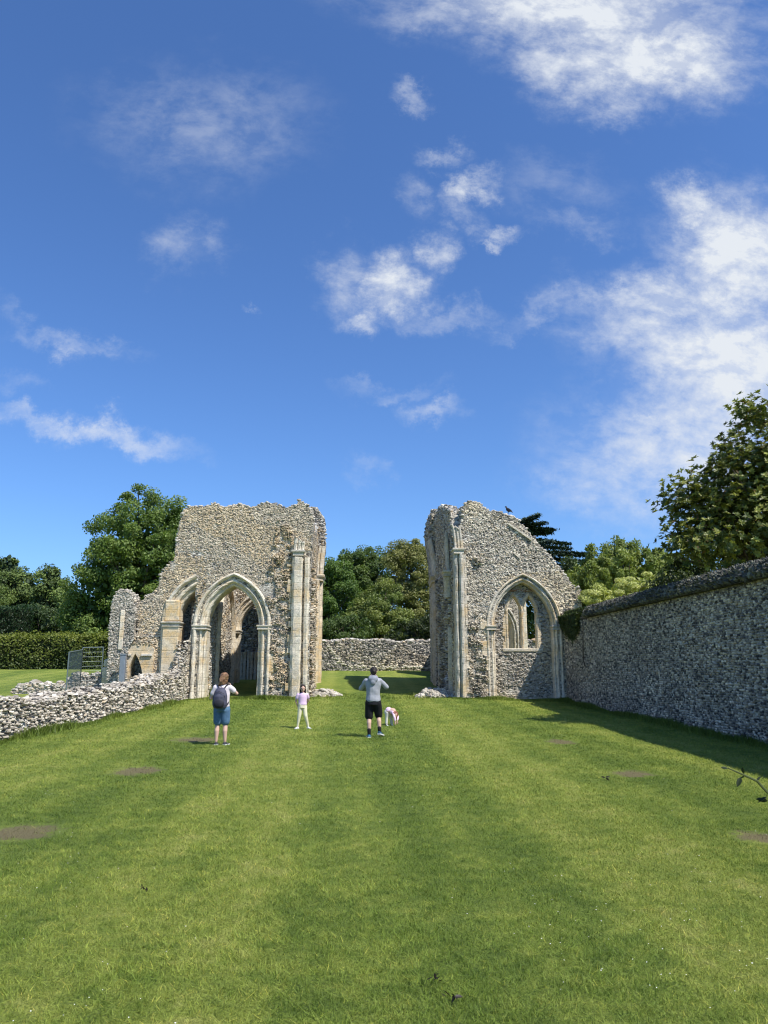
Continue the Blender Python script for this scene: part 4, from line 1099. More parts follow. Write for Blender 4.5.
def tree(name, label, cat, specs, Y, base_px, colA, colB, n_cl=140, cl_r=.75, per=260, leaf=.17, seed=1, mat=None, group=None, trunk_r=.28, flat=.75, bumpy=.16, tmpl=(LEAFQ, LEAFQF), droop=0, elong=1, trunk_mat=None, axis_out=False, zlow=.8, spread=.9, xy=None, fill=1.0):
    rs = np.random.RandomState(seed)
    lob = lobes_px(specs, Y)
    bxp = at(base_px, 660, Y); base = np.array([bxp.x, Y, float(zg(bxp.x, Y))])
    if xy is not None: base = np.array([xy[0], xy[1], float(zg(xy[0], xy[1]))])
    t = thing(name, label, cat, tuple(base), 0, group)
    C, O = clumps_for(lob, n_cl, rs, base[2] + zlow, bumpy=bumpy)
    k = len(C)
    cr = cl_r * rs.uniform(.6, 1.35, k)
    idx = np.repeat(np.arange(k), per)
    n = len(idx)
    d = unit(rs.normal(0, 1, (n, 3)) + O[idx] * .5)
    P = C[idx] + d * (cr[idx] * rs.beta(2.2, 1.1, n))[:, None] * np.array([1, 1, flat])
    keep = P[:, 2] > base[2] + .1
    P = P[keep]; d = d[keep]; idx = idx[keep]
    mixv = np.clip(rs.rand(k)[idx] * .6 + rs.rand(len(idx)) * .4, 0, 1)[:, None]
    cols = np.array(colA) * (1 - mixv) + np.array(colB) * mixv
    cols = cols * rs.uniform(.75, 1.2, (len(idx), 1))
    # bigger leaf sprays deep inside keep the crown from being see-through
    Pi = []; 
    for c, r_ in lob:
        ki = int(95 * r_[0] * r_[2] * fill) + 40; di = unit(rs.normal(0, 1, (ki, 3))) * r_ * (rs.rand(ki, 1) ** .4) * .86; Pi.append(c + di)
    Pi = np.concatenate(Pi); Pi = Pi[Pi[:, 2] > base[2] + zlow]
    ci = np.array(colA) * rs.uniform(.7, 1.1, (len(Pi), 1)); leaves('inner_foliage', Pi, rs.normal(0, 1, Pi.shape), leaf * 2.6, ci, mat or M_LEAF, t, rs)
    leaves('crown', P, unit(d + O[idx] * .6), leaf, cols, mat or M_LEAF, t, rs, tmpl=tmpl, droop=droop, elong=elong, axis_out=axis_out, spread=spread)
    bm = bmesh.new()
    top = np.mean([c for c, r in lob], axis=0); hgt = top[2] - base[2]
    Pm = [base + np.array([0, 0, -.2]), base + (top - base) * .3 + np.array([rs.uniform(-.2, .2), 0, 0]), base + (top - base) * .65, top + np.array([0, 0, hgt * .25])]
    tube(bm, Pm, [trunk_r * 1.25, trunk_r, trunk_r * .7, trunk_r * .2], 8)
    order = rs.permutation(k)[:min(k, 26)]
    for i in order:
        s0 = rs.uniform(.3, .85); a = base + (top - base) * s0
        mid = (a + C[i]) / 2 + np.array([rs.uniform(-.3, .3), rs.uniform(-.3, .3), rs.uniform(0, .5)])
        tube(bm, [a, mid, C[i]], [trunk_r * .38, trunk_r * .2, trunk_r * .07], 5)
    frombm('trunk', bm, trunk_mat or M_BARK, t, smooth=True)
    return t
G_D1 = (.095, .155, .032); G_D2 = (.21, .28, .062)       # mid dark green broadleaf
G_L1 = (.11, .16, .028); G_L2 = (.19, .23, .045)         # fresh light green
G_O1 = (.17, .185, .05); G_O2 = (.30, .29, .10)        # olive
G_N1 = (.05, .08, .034); G_N2 = (.08, .115, .045)       # conifer
GB_ = 'trees beyond the ruins'
tree('broadleaf_tree', 'large round dark green broadleaf tree rising behind the left ruin', 'tree', [(140, 545, 42, 50), (112, 592, 36, 46), (165, 590, 44, 60), (94, 622, 24, 28), (172, 525, 20, 26), (135, 630, 50, 30)], 62, 140, G_D1, G_D2, 430, .85, 280, .19, 201, group=GB_, trunk_r=.5)
tree('broadleaf_tree', 'bushy olive green tree low behind the hedge, just right of the tall pines', 'tree', [(95, 630, 22, 18), (75, 612, 14, 16)], 66, 92, G_D1, G_L1, 60, .8, 200, .19, 202, group=GB_)
tree('pine_tree', 'dark pine with a small pointed top at the far left edge', 'pine tree', [(10, 590, 28, 22), (8, 566, 9, 12), (22, 610, 30, 22), (-12, 600, 26, 34)], 95, 8, G_N1, G_D2, 120, 1.1, 220, .24, 203, mat=M_NEEDLE, group=GB_, elong=1.6)
tree('pine_tree', 'dark conifer with a flat ragged top beside the big broadleaf tree', 'pine tree', [(54, 602, 17, 18), (52, 580, 8, 10), (60, 622, 22, 18), (38, 620, 18, 14)], 88, 54, G_N1, G_D2, 90, 1.0, 220, .24, 204, mat=M_NEEDLE, group=GB_, elong=1.6)
tree('broadleaf_tree', 'rounded mid green tree in front of the pines at the left', 'tree', [(36, 628, 32, 20), (70, 634, 20, 14), (0, 640, 20, 14)], 76, 38, (.05, .085, .03), (.10, .14, .05), 90, .9, 240, .2, 205, group=GB_)
tree('broadleaf_tree', 'dark green tree partly cut off by the left edge of the picture', 'tree', [(-40, 600, 40, 45)], 85, -40, G_N1, G_D2, 90, 1.0, 220, .22, 206, group=GB_)
# behind the gap
tree('broadleaf_tree', 'bright mid green tree next to the left ruin, behind the far wall', 'tree', [(332, 600, 24, 36), (322, 625, 22, 26), (318, 588, 14, 20)], 68, 330, G_D1, (.13, .21, .04), 110, .75, 280, .17, 211, group=GB_)
tree('broadleaf_tree', 'dark green tree with the highest left shoulder above the far wall', 'tree', [(357, 568, 22, 18), (348, 585, 26, 22), (372, 580, 20, 28)], 80, 358, (.045, .085, .024), G_D2, 120, .9, 260, .2, 212, group=GB_)
tree('broadleaf_tree', 'tall olive brown green tree filling the gap beside the right ruin', 'tree', [(408, 575, 26, 30), (425, 580, 22, 36), (400, 560, 14, 16), (415, 610, 26, 28)], 74, 410, G_O1, G_O2, 200, .8, 300, .17, 213, group=GB_)
tree('broadleaf_tree', 'lower rounded olive green tree in front, at the middle of the gap', 'tree', [(383, 608, 22, 22), (365, 622, 18, 16), (392, 628, 24, 16)], 66, 382, (.14, .19, .045), (.27, .30, .08), 110, .7, 300, .16, 214, group=GB_)
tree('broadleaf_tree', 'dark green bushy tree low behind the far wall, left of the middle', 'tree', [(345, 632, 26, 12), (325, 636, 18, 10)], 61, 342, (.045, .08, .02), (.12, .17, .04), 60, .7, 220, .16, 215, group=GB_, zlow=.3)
tree('broadleaf_tree', 'very dark green bushy tree low behind the far wall, beside the right ruin', 'tree', [(412, 634, 26, 10), (438, 628, 18, 16)], 61, 415, (.025, .04, .012), (.06, .08, .022), 60, .7, 220, .16, 216, group=GB_, zlow=.3)  # leaf colours darker than the neighbouring trees
# seen through the window and the transept
tree('broadleaf_tree', 'green tree seen through the right light of the window', 'tree', [(532, 620, 30, 34), (560, 600, 20, 20)], 58, 532, G_D1, (.06, .10, .024), 100, .7, 220, .16, 217, group=GB_)
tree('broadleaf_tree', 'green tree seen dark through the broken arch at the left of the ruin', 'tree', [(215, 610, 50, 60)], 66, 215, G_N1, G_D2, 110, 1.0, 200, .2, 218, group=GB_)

# trimmed hedge along the field
def hedge(px0, px1, pytop, Y, depth, label, colA, colB, seed, name='trimmed_hedge', per_m2=160, leaf=.12, zb=None):
    rs = np.random.RandomState(seed)
    x0 = at(px0, 660, Y).x; x1 = at(px1, 660, Y).x; zt_ = at((px0 + px1) / 2, pytop, Y).z; zb = float(zg(x0, Y)) if zb is None else zb
    t = thing(name, label, 'hedge', ((x0 + x1) / 2, Y, zb))
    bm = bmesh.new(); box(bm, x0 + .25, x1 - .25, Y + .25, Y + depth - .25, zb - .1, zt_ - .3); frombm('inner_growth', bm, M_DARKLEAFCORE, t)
    h = zt_ - zb
    fs = [((x1 - x0) * h, 'f'), ((x1 - x0) * depth, 't'), (depth * h, 'r'), (depth * h, 'l')]
    P = []; O = []
    for ar, k in fs:
        n = int(ar * per_m2); u = rs.rand(n); v = rs.rand(n); lump = rs.normal(0, .11, n) + .16 * npnoise(u * (x1 - x0), v * 3, .9, seed + 3) + .12 * npnoise(u * (x1 - x0), v * 3, 2.3, seed + 4)
        if k == 'f': p = np.stack([x0 + u * (x1 - x0), Y + lump + .12 * np.sin(u * (x1 - x0) * 1.3 + v * 4), zb + v * h], 1); o_ = (0, -1, .3)
        elif k == 't': p = np.stack([x0 + u * (x1 - x0), Y + v * depth, zt_ + lump + .06 * np.sin(u * (x1 - x0) * .9)], 1); o_ = (0, -.2, 1)
        elif k == 'r': p = np.stack([x1 + lump, Y + u * depth, zb + v * h], 1); o_ = (1, 0, .3)
        else: p = np.stack([x0 + lump, Y + u * depth, zb + v * h], 1); o_ = (-1, 0, .3)
        P.append(p); O.append(np.broadcast_to(np.array(o_, float), (n, 3)))
    P = np.concatenate(P); O = np.concatenate(O); n = len(P)
    # leaf colour lighter towards the top and darker lower down
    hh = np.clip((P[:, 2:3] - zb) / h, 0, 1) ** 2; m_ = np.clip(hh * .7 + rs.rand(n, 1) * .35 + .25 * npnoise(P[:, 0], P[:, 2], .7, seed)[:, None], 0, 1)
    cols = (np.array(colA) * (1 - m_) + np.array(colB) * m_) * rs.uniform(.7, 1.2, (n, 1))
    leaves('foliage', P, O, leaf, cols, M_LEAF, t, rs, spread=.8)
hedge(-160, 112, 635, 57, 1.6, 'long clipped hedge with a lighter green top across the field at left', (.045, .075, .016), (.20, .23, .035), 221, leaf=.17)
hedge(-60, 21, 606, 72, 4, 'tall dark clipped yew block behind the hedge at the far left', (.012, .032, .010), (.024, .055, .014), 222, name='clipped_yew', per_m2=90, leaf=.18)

# cedar behind the gable
def cedar():
    Y = 56.0; b_ = at(524, 660, Y); base = np.array([b_.x, Y, float(zg(b_.x, Y))])
    t = thing('cedar_tree', 'dark blue green cedar with flat drooping branches behind the slope of the right gable', 'cedar tree', tuple(base))
    rs = np.random.RandomState(231); ztop = at(524, 519, Y).z; H = ztop - base[2]
    bm = bmesh.new(); tube(bm, [base - [0, 0, .2], base + [0, 0, H * .5], base + [0, 0, H * .96]], [.45, .3, .08], 8)
    P = []; O = []
    for i in range(24):
        f = .45 + .52 * i / 23
        ln = min(5.0, (1 - f) * 20 + 1.3) * rs.uniform(.7, 1.1)
        a = i * 2.4 + rs.uniform(-.4, .4)
        if i % 2 == 0: a = rs.uniform(-.45, .45)
        p0 = base + np.array([0, 0, H * f]); d = np.array([math.cos(a), math.sin(a), 0]); side = np.array([-d[1], d[0], 0])
        pts = [p0 + d * ln * s + np.array([0, 0, .5 * s - .25 * s * s * ln * .5 + .4 * max(0, s - .8)]) for s in np.linspace(0, 1, 6)]
        tube(bm, pts, [.09, .07, .055, .04, .025, .01], 5)
        for s in np.linspace(.2, 1, 9):
            c = p0 + d * ln * s + np.array([0, 0, .5 * s - .25 * s * s * ln * .5 + .4 * max(0, s - .8)])
            w = .55 * (1.05 - s) + .10; k = int(170 * (1.15 - s * .7))
            q = c + side * (rs.normal(0, .5, (k, 1)) * w) + d * rs.normal(0, .22, (k, 1)); q[:, 2] += -.10 * np.abs(rs.normal(0, 1, k)) + rs.normal(0, .05, k)
            P.append(q); O.append(np.broadcast_to(d * .7 + np.array([0, 0, .6]), (k, 3)))
    P = np.concatenate(P); O = np.concatenate(O)
    m_ = rs.rand(len(P), 1); cols = np.array((.02, .038, .026)) * (1 - m_) + np.array((.045, .075, .045)) * m_
    leaves('crown', P, O, .15, cols, M_NEEDLE, t, rs, elong=1.9, spread=.45)
    frombm('trunk', bm, M_BARK, t)
cedar()
# shrubs behind the right wall
tree('shrub', 'fresh green bushy willow like shrub behind the right hand wall, left of the magnolia', 'shrub', [(612, 572, 30, 20), (588, 582, 22, 16), (640, 572, 26, 20), (620, 555, 14, 10), (662, 576, 22, 18)], 44, 615, (.15, .20, .038), (.32, .36, .09), 170, .42, 330, .11, 241, trunk_r=.12, flat=1.25, bumpy=.28, elong=1.9, droop=-.5)
tree('shrub', 'dark green shrub low behind the gable and the wall corner', 'shrub', [(576, 582, 16, 20), (590, 592, 16, 12)], 47, 578, (.04, .07, .016), (.09, .12, .03), 60, .45, 260, .12, 242, trunk_r=.1)
tree('flowering_shrub', 'bright yellow green shrub in flower showing just above the wall coping', 'shrub', [(640, 586, 22, 10), (615, 592, 20, 8), (662, 584, 20, 9), (598, 597, 14, 7), (640, 600, 40, 14)], 34, 635, (.34, .38, .10), (.70, .69, .30), 130, .26, 330, .07, 243, trunk_r=.07, flat=.55, bumpy=.2)
tree('shrub', 'dark green shrub under the magnolia behind the high wall', 'shrub', [(690, 580, 30, 18), (730, 575, 34, 20), (760, 570, 30, 20)], 27, 720, (.03, .05, .014), (.07, .09, .025), 70, .45, 240, .11, 244, trunk_r=.1)

# magnolia: large glossy leaves in rosettes, gaps between the branches
def magnolia():
    Y = 21.5; rs = np.random.RandomState(251)
    lob = lobes_px([(762, 462, 44, 38), (735, 484, 40, 36), (705, 520, 34, 28), (690, 545, 26, 22), (745, 530, 60, 40), (775, 500, 60, 60), (808, 475, 46, 50), (840, 500, 70, 80), (751, 414, 14, 16), (680, 500, 14, 12)], Y)
    base = np.array([13.2, 22.0, float(zg(13.2, 22.0))])
    t = thing('magnolia_tree', 'large evergreen magnolia with glossy leaves leaning over the wall at the right', 'magnolia tree', tuple(base))
    Cs = []; Os = []
    for c, r in lob:
        k = int(46 * r[0] * r[2]) + 8; d = unit(rs.normal(0, 1, (k, 3))); rad = np.where(rs.rand(k) < .35, rs.uniform(.2, .8, k), rs.uniform(.8, 1.14, k)); Cs.append(c + d * r * rad[:, None]); Os.append(d)
    C = np.concatenate(Cs); O = np.concatenate(Os)
    k0 = (C[:, 2] > 3.7) & (C[:, 0] > 7.8)
    C = C[k0]; O = O[k0]
    # rosettes: a dozen leaves fanned round each twig tip; several tips to a clump
    tips = np.repeat(np.arange(len(C)), 10); T = C[tips] + rs.normal(0, .24, (len(tips), 3)); ax = unit(O[tips] + np.array([0, 0, .9]) + rs.normal(0, .35, (len(tips), 3)))
    k = 11; idx = np.repeat(np.arange(len(T)), k); n = len(idx)
    e1 = unit(np.cross(ax, rs.normal(0, 1, ax.shape))); e2 = np.cross(ax, e1)
    ang = (np.tile(np.arange(k), len(T)) * 2.4)[:, None]; lift = rs.uniform(-.1, .9, (n, 1))
    tdir = unit((e1[idx] * np.cos(ang) + e2[idx] * np.sin(ang)) + ax[idx] * lift); bdir = unit(np.cross(ax[idx], tdir)); nr = np.cross(tdir, bdir)
    s = rs.uniform(.095, .15, n)[:, None, None]; V, F = LEAFE, LEAFEF
    v = T[idx][:, None] + s * (V[None, :, 0:1] * tdir[:, None] + V[None, :, 1:2] * bdir[:, None] + V[None, :, 2:3] * nr[:, None])
    f = (F[None] + (np.arange(n) * len(V))[:, None, None]).reshape(-1, 4)
    m_ = rs.rand(len(T))[idx][:, None]; cols = np.array((.06, .09, .02)) * (1 - m_) + np.array((.36, .37, .08)) * m_ ** 1.4
    rust = (rs.rand(n, 1) < .03); cols = np.where(rust, np.array((.20, .12, .05)), cols) * rs.uniform(.75, 1.2, (n, 1))
    fromdata('crown', v.reshape(-1, 3), f, M_GLOSSY, t, cols=np.repeat(cols, len(V), axis=0))
    bm = bmesh.new(); top = np.array([12.6, 21.8, 8.5])
    tube(bm, [base - [0, 0, .2], base + [0, 0, 2.5], top * .6 + base * .4 + [0, 0, .5], top], [.28, .22, .16, .05], 8)
    for i in rs.permutation(len(C))[:70]:
        a = base + (top - base) * rs.uniform(.3, .9); mid = (a + C[i]) / 2 + [0, 0, rs.uniform(-.3, .2)]
        tube(bm, [a, mid, C[i]], [.075, .04, .012], 5)
    frombm('trunk', bm, M_BARK, t, smooth=True)
magnolia()

# ivy on the wall end and dark tufts along the coping
def leaf_patch(name, label, cat, P, O, leaf, colA, colB, seed, loc, mat=None, elong=1, group=None, spread=.6):
    rs = np.random.RandomState(seed); t = thing(name, label, cat, loc, 0, group)
    m_ = rs.rand(len(P), 1); cols = (np.array(colA) * (1 - m_) + np.array(colB) * m_) * rs.uniform(.7, 1.2, (len(P), 1))
    leaves('foliage', P, O, leaf, cols, mat or M_LEAF, t, rs, elong=elong, spread=spread)
    return t
rs = np.random.RandomState(261); n = 9000
yy = 31.2 + rs.rand(n) * 2.7; dn = rs.beta(1, 2.6, n) * 1.2 * (.5 + .6 * np.sin((yy - 31) * 1.1)); P = np.stack([bx(yy) - .04 - rs.rand(n) * .22 * (1 - dn / 2), yy, zwall + .3 - dn], 1)
P2 = np.stack([bx(yy) + rs.rand(n) * .5, yy, zwall + .15 + rs.rand(n) * .35], 1)
ivy = leaf_patch('ivy', 'dark green ivy hanging over the wall where it meets the right ruin', 'ivy', np.concatenate([P, P2]), np.broadcast_to(np.array([-1, -.3, .6]), (2 * n, 3)), .085, (.025, .045, .01), (.10, .13, .03), 262, (float(bx(32)), 32.4, zwall))
bm = bmesh.new()
for k in (3,):
    y0_ = 29.5 + .45 * k; P_ = [(bx(y0_) - .03, y0_, float(zg(9.5, y0_)) + (0 if k == 0 else 1.6)), (bx(y0_) - .06, y0_ + .1, 2.2), (bx(y0_) - .04, y0_ - .05, zwall)]
    tube(bm, P_, [.035, .025, .015], 5)
frombm('ivy_stem', bm, M_BARK, ivy)
# moss and small weeds all along the coping
Pw = []; Ow = []
for i in range(150):
    y = rs.uniform(10, 30.5); a = rs.uniform(.5, 2.2) if i % 3 else rs.uniform(.1, .6); x = bx(y) + .25 - math.cos(a) * .43; z = zwall + .1 + math.sin(a) * (hc - .1); k = rs.randint(20, 90)
    d = unit(rs.normal(0, 1, (k, 3)) * [1, 1.4, .5] + [-.3, 0, .6]); Pw.append(np.array([x, y, z]) + d * rs.uniform(.0, .10 + .12 * rs.rand(), (k, 1))); Ow.append(d)
Pw = np.concatenate(Pw); m_ = rs.rand(len(Pw), 1)
o = leaves('wall_weeds', Pw, np.concatenate(Ow), .05, (np.array((.03, .045, .012)) * (1 - m_) + np.array((.09, .09, .035)) * m_), M_LEAF, None, rs); tag(o, 'moss and small weeds growing along the coping of the high wall', kind='stuff')
# distant wood closing the horizon
rs = np.random.RandomState(281); P = []
for i in range(420):
    a = rs.uniform(-1.25, 1.25); d = rs.uniform(120, 150); c = np.array([math.sin(a) * d, math.cos(a) * d, 2 + rs.uniform(0, 5.5)])
    P.append(c + unit(rs.normal(0, 1, (150, 3))) * rs.uniform(1.2, 3.2, (150, 1)) * [1, 1, .9])
P = np.concatenate(P); m_ = rs.rand(len(P), 1)
o = leaves('distant_wood', P, rs.normal(0, 1, P.shape), .9, (np.array(G_N1) * (1 - m_) + np.array(G_D2) * m_), M_LEAF, None, rs); tag(o, 'far dark green wood behind the trees', kind='stuff')

# ------------------------------------------------------------------ grass
def grass():
    rs = np.random.RandomState(301); n = 620000
    d = 3.6 * np.exp(rs.rand(n) * math.log(36 / 3.6))
    x = rs.uniform(-1, 1, n) * (.64 * d + .8) + d * .05
    lx = a0.x + (a1.x - a0.x) * (d - a0.y) / (a1.y - a0.y)
    k = (x > np.where(d > 6, lx + .1, -9)) & (x < bx(d) - .05) & ((d < 33.8))
    for (px_, py_, rx, ry) in PATCH:
        q = ((x - px_) / rx) ** 2 + ((d - py_) / ry) ** 2; k &= ~((q < 1.1) & (rs.rand(n) < .82))
    x = x[k]; d = d[k]; n = len(x)
    z = zg(x, d)
    clump = npnoise(x, d, 2.6, 5) * .5 + npnoise(x, d, 7, 6) * .5
    h = (.014 + .0052 * np.sqrt(d)) * rs.uniform(.5, 1.4, n) * (1 + .35 * clump)
    w = .0017 + .00036 * d
    a = rs.uniform(0, 2 * math.pi, n); lean = rs.normal(0, 1.2, n) * h; la = rs.uniform(0, 2 * math.pi, n)
    b_ = np.stack([x, d, z - .004], 1); dx_ = np.stack([np.cos(a) * w, np.sin(a) * w, np.zeros(n)], 1)
    tip = b_ + np.stack([np.cos(la) * np.abs(lean) * 1.4, np.sin(la) * np.abs(lean) * 1.4, h], 1)
    v = np.stack([b_ - dx_, b_ + dx_, tip], 1).reshape(-1, 3)
    f = np.arange(3 * n).reshape(-1, 3)
    cols = np.ones((n, 3)) * rs.uniform(.75, 1.35, (n, 1)) * (1 + .15 * clump[:, None]); dry = rs.rand(n, 1) < .07; cols = np.where(dry, cols * np.array([[1.7, 1.35, 1.4]]), cols)
    o = fromdata('mown_grass', v, f, M_BLADE, None, cols=np.repeat(cols, 3, axis=0)); tag(o, 'short mown green grass of the lawn', kind='stuff')
    # uncut fringe against the walls
    n = 60000; t = rs.rand(n); side = rs.randint(0, 4, n)
    y = np.where(side < 2, 8 + t * 25.8, 0); x = np.zeros(n)
    x = np.where(side == 0, a0.x + (a1.x - a0.x) * (y - a0.y) / (a1.y - a0.y) + .12 + rs.exponential(.09, n), x)
    x = np.where(side == 1, bx(y) - .06 - rs.exponential(.10, n), x)
    xl0 = XZ(190, 697)[0]; xl1 = XZ(583, 697)[0]
    x = np.where(side >= 2, xl0 + t * (xl1 - xl0), x); y = np.where(side >= 2, 33.72 - rs.exponential(.13, n), y)
    gapm = (side >= 2) & (x > x308 + .1) & (x < x455 - .2); y = np.where(gapm, y + rs.uniform(0, 2.5, n), y)
    kk = ~((side >= 2) & (x > xB - AB + .6) & (x < xB + AB - .6) & (rs.rand(n) < .5)) & ~(gapm & (rs.rand(n) < .8)); x = x[kk]; y = y[kk]; n = len(x)
    z = zg(x, y); h = rs.uniform(.04, .15, n) * np.where(side[kk] >= 2, .95, 1.25) * (1 + .7 * npnoise(x, y, .9, 8)); w = .005 + .0003 * y; a = rs.uniform(0, 6.28, n); la = rs.uniform(0, 6.28, n)
    b_ = np.stack([x, y, z - .01], 1); dx_ = np.stack([np.cos(a) * w, np.sin(a) * w, 0 * a], 1); tip = b_ + np.stack([np.cos(la) * h * .5, np.sin(la) * h * .5, h], 1)
    v = np.stack([b_ - dx_, b_ + dx_, tip], 1).reshape(-1, 3)
    cols = np.ones((n, 3)) * rs.uniform(.6, 1.2, (n, 1))
    o = fromdata('uncut_grass', v, np.arange(3 * n).reshape(-1, 3), M_BLADE, None, cols=np.repeat(cols, 3, axis=0)); tag(o, 'longer uncut grass fringe along the foot of the walls', kind='stuff')
    # daisies
    n = 1100; d = 4.2 * np.exp(rs.rand(n) * math.log(30 / 4.2)); x = rs.uniform(-1, 1, n) * .6 * d; cl = npnoise(x, d, .7, 21) + .5 * npnoise(x, d, 3, 22)
    k = (cl > .18) & (x < bx(d) - .4) & (x > lerpx(d) + .4); x = x[k]; d = d[k]; n = len(x)
    r = rs.uniform(.002, .004, n) + .00025 * d; hx = np.array([(math.cos(q), math.sin(q), 0) for q in np.arange(6) * math.pi / 3]); c = np.stack([x, d, zg(x, d) + .045], 1)
    v = (c[:, None] + hx[None] * r[:, None, None] + np.array([0, 0, 1]) * (rs.rand(n, 6, 1) * .004)).reshape(-1, 3)
    f = (np.array([[0, 1, 2, 3], [0, 3, 4, 5]])[None] + (np.arange(n) * 6)[:, None, None]).reshape(-1, 4)
    o = fromdata('daisies', v, f, flat_mat('daisy_white', (.82, .82, .76), .7, 0, .02, 5, None, 0)); tag(o, 'tiny white daisies and clover flowers in the lawn', kind='stuff')
lerpx = lambda y: a0.x + (a1.x - a0.x) * (y - a0.y) / (a1.y - a0.y)
grass()
# tall tufts at the foot of the arch and the low doorway
def tuft(px, py, label, seed, h=.4, w=.3, n=500, Y=None):
    g = ground(px, py) if Y is None else Vector((at(px, py, Y).x, Y, float(zg(at(px, py, Y).x, Y)))); rs = np.random.RandomState(seed)
    t = thing('grass_tuft', label, 'grass tuft', tuple(g)); x = g.x + rs.normal(0, w, n); y = g.y + rs.normal(0, .15, n); hh = h * rs.uniform(.4, 1.1, n); a = rs.uniform(0, 6.28, n)
    b_ = np.stack([x, y, zg(x, y) - .02], 1); dx_ = np.stack([np.cos(a) * .008, np.sin(a) * .008, 0 * a], 1); tip = b_ + np.stack([rs.normal(0, .12, n), rs.normal(0, .12, n), hh], 1)
    v = np.stack([b_ - dx_, b_ + dx_, tip], 1).reshape(-1, 3); fromdata('blades', v, np.arange(3 * n).reshape(-1, 3), M_BLADE, t, cols=np.repeat(np.ones((n, 3)) * rs.uniform(.6, 1.2, (n, 1)), 3, axis=0))
tuft(208, 696, 'tall tuft of grass at the left foot of the big open arch', 311, .45, .18)
tuft(150, 680, 'bushy tuft of grass in front of the low dark doorway', 312, 1.0, .4, 900, Y=33.0)
tuft(467, 697, 'small tuft of grass at the foot of the clustered shafts', 313, .3, .2)
tuft(549, 697, 'small tuft of grass under the right side of the blocked arch', 314, .3, .3)
# twigs of a bramble reaching in at the right
def bramble():
    rs = np.random.RandomState(321)
    pb = Vector((3.25, 3.9, float(zg(3.25, 3.9))))
    t = thing('bramble_shoot', 'thin arching leafy shoot reaching in at the right edge over the lawn', 'shoot', tuple(pb))
    Yb = 3.7
    pts = [tuple(pb), (3.05, 3.85, .75)] + [tuple(at(px, py, Yb)) for px, py in ((785, 806), (767, 792), (757, 781), (744, 775), (728, 768))]
    bm = bmesh.new(); tube(bm, pts, [.010, .009, .007, .0065, .006, .005, .003], 6); frombm('stem', bm, flat_mat('shoot_stem', (.10, .12, .04), .7, 0, .1, 30, None, 0), t)
    P = []; D = []
    for (px, py, dx_, dy) in ((728, 768, -1, .2), (744, 774, -.2, 1), (745, 776, -1, -.6), (741, 777, -.8, -1), (757, 781, .8, .9), (762, 779, .9, .9), (767, 797, -1, -.1), (768, 801, -1, -.2), (770, 770, .5, 1)):
        p = at(px, py, Yb); P.append(tuple(p)); D.append((dx_, rs.uniform(-.4, .4), dy))
    P = np.array(P); D = unit(np.array(D)); n = len(P); cols = np.tile(np.array((.028, .042, .014)), (n, 1)) * rs.uniform(.7, 1.3, (n, 1))
    for q in range(n): leaves('leaf', P[q:q + 1], D[q:q + 1], .045, cols[q:q + 1], M_LEAF, t, rs, tmpl=(LEAFE, LEAFEF), axis_out=True)
bramble()
# dark dropped leaves / twigs on the lawn
def litter(px, py, label, seed, s=.03):
    g = ground(px, py); rs = np.random.RandomState(seed); t = thing('dead_leaf', label, 'dead leaf', (g.x, g.y, g.z), 0, 'dead leaves lying on the lawn')
    P = np.array([g.x, g.y, g.z + .05]) + rs.normal(0, s * .35, (7, 3)) * [1, 1, .3]; cols = np.tile(np.array((.03, .022, .018)), (7, 1))
    leaves('curled_blade', P, np.tile(np.array([0, 0, 1.]), (7, 1)), s, cols, M_LEAF, t, rs, tmpl=(LEAFE, LEAFEF))
litter(437, 989, 'small dark curled leaf on the grass near the bottom of the picture, the upper one', 331, .035)
litter(455, 1007, 'small dark curled leaf on the grass at the bottom of the picture, the lower one', 332, .045)
litter(143, 894, 'dark dead leaf lying on the grass at the lower left', 333, .04)
litter(606, 781, 'dark dead leaf lying next to the bare patch near the right wall', 334, .06)
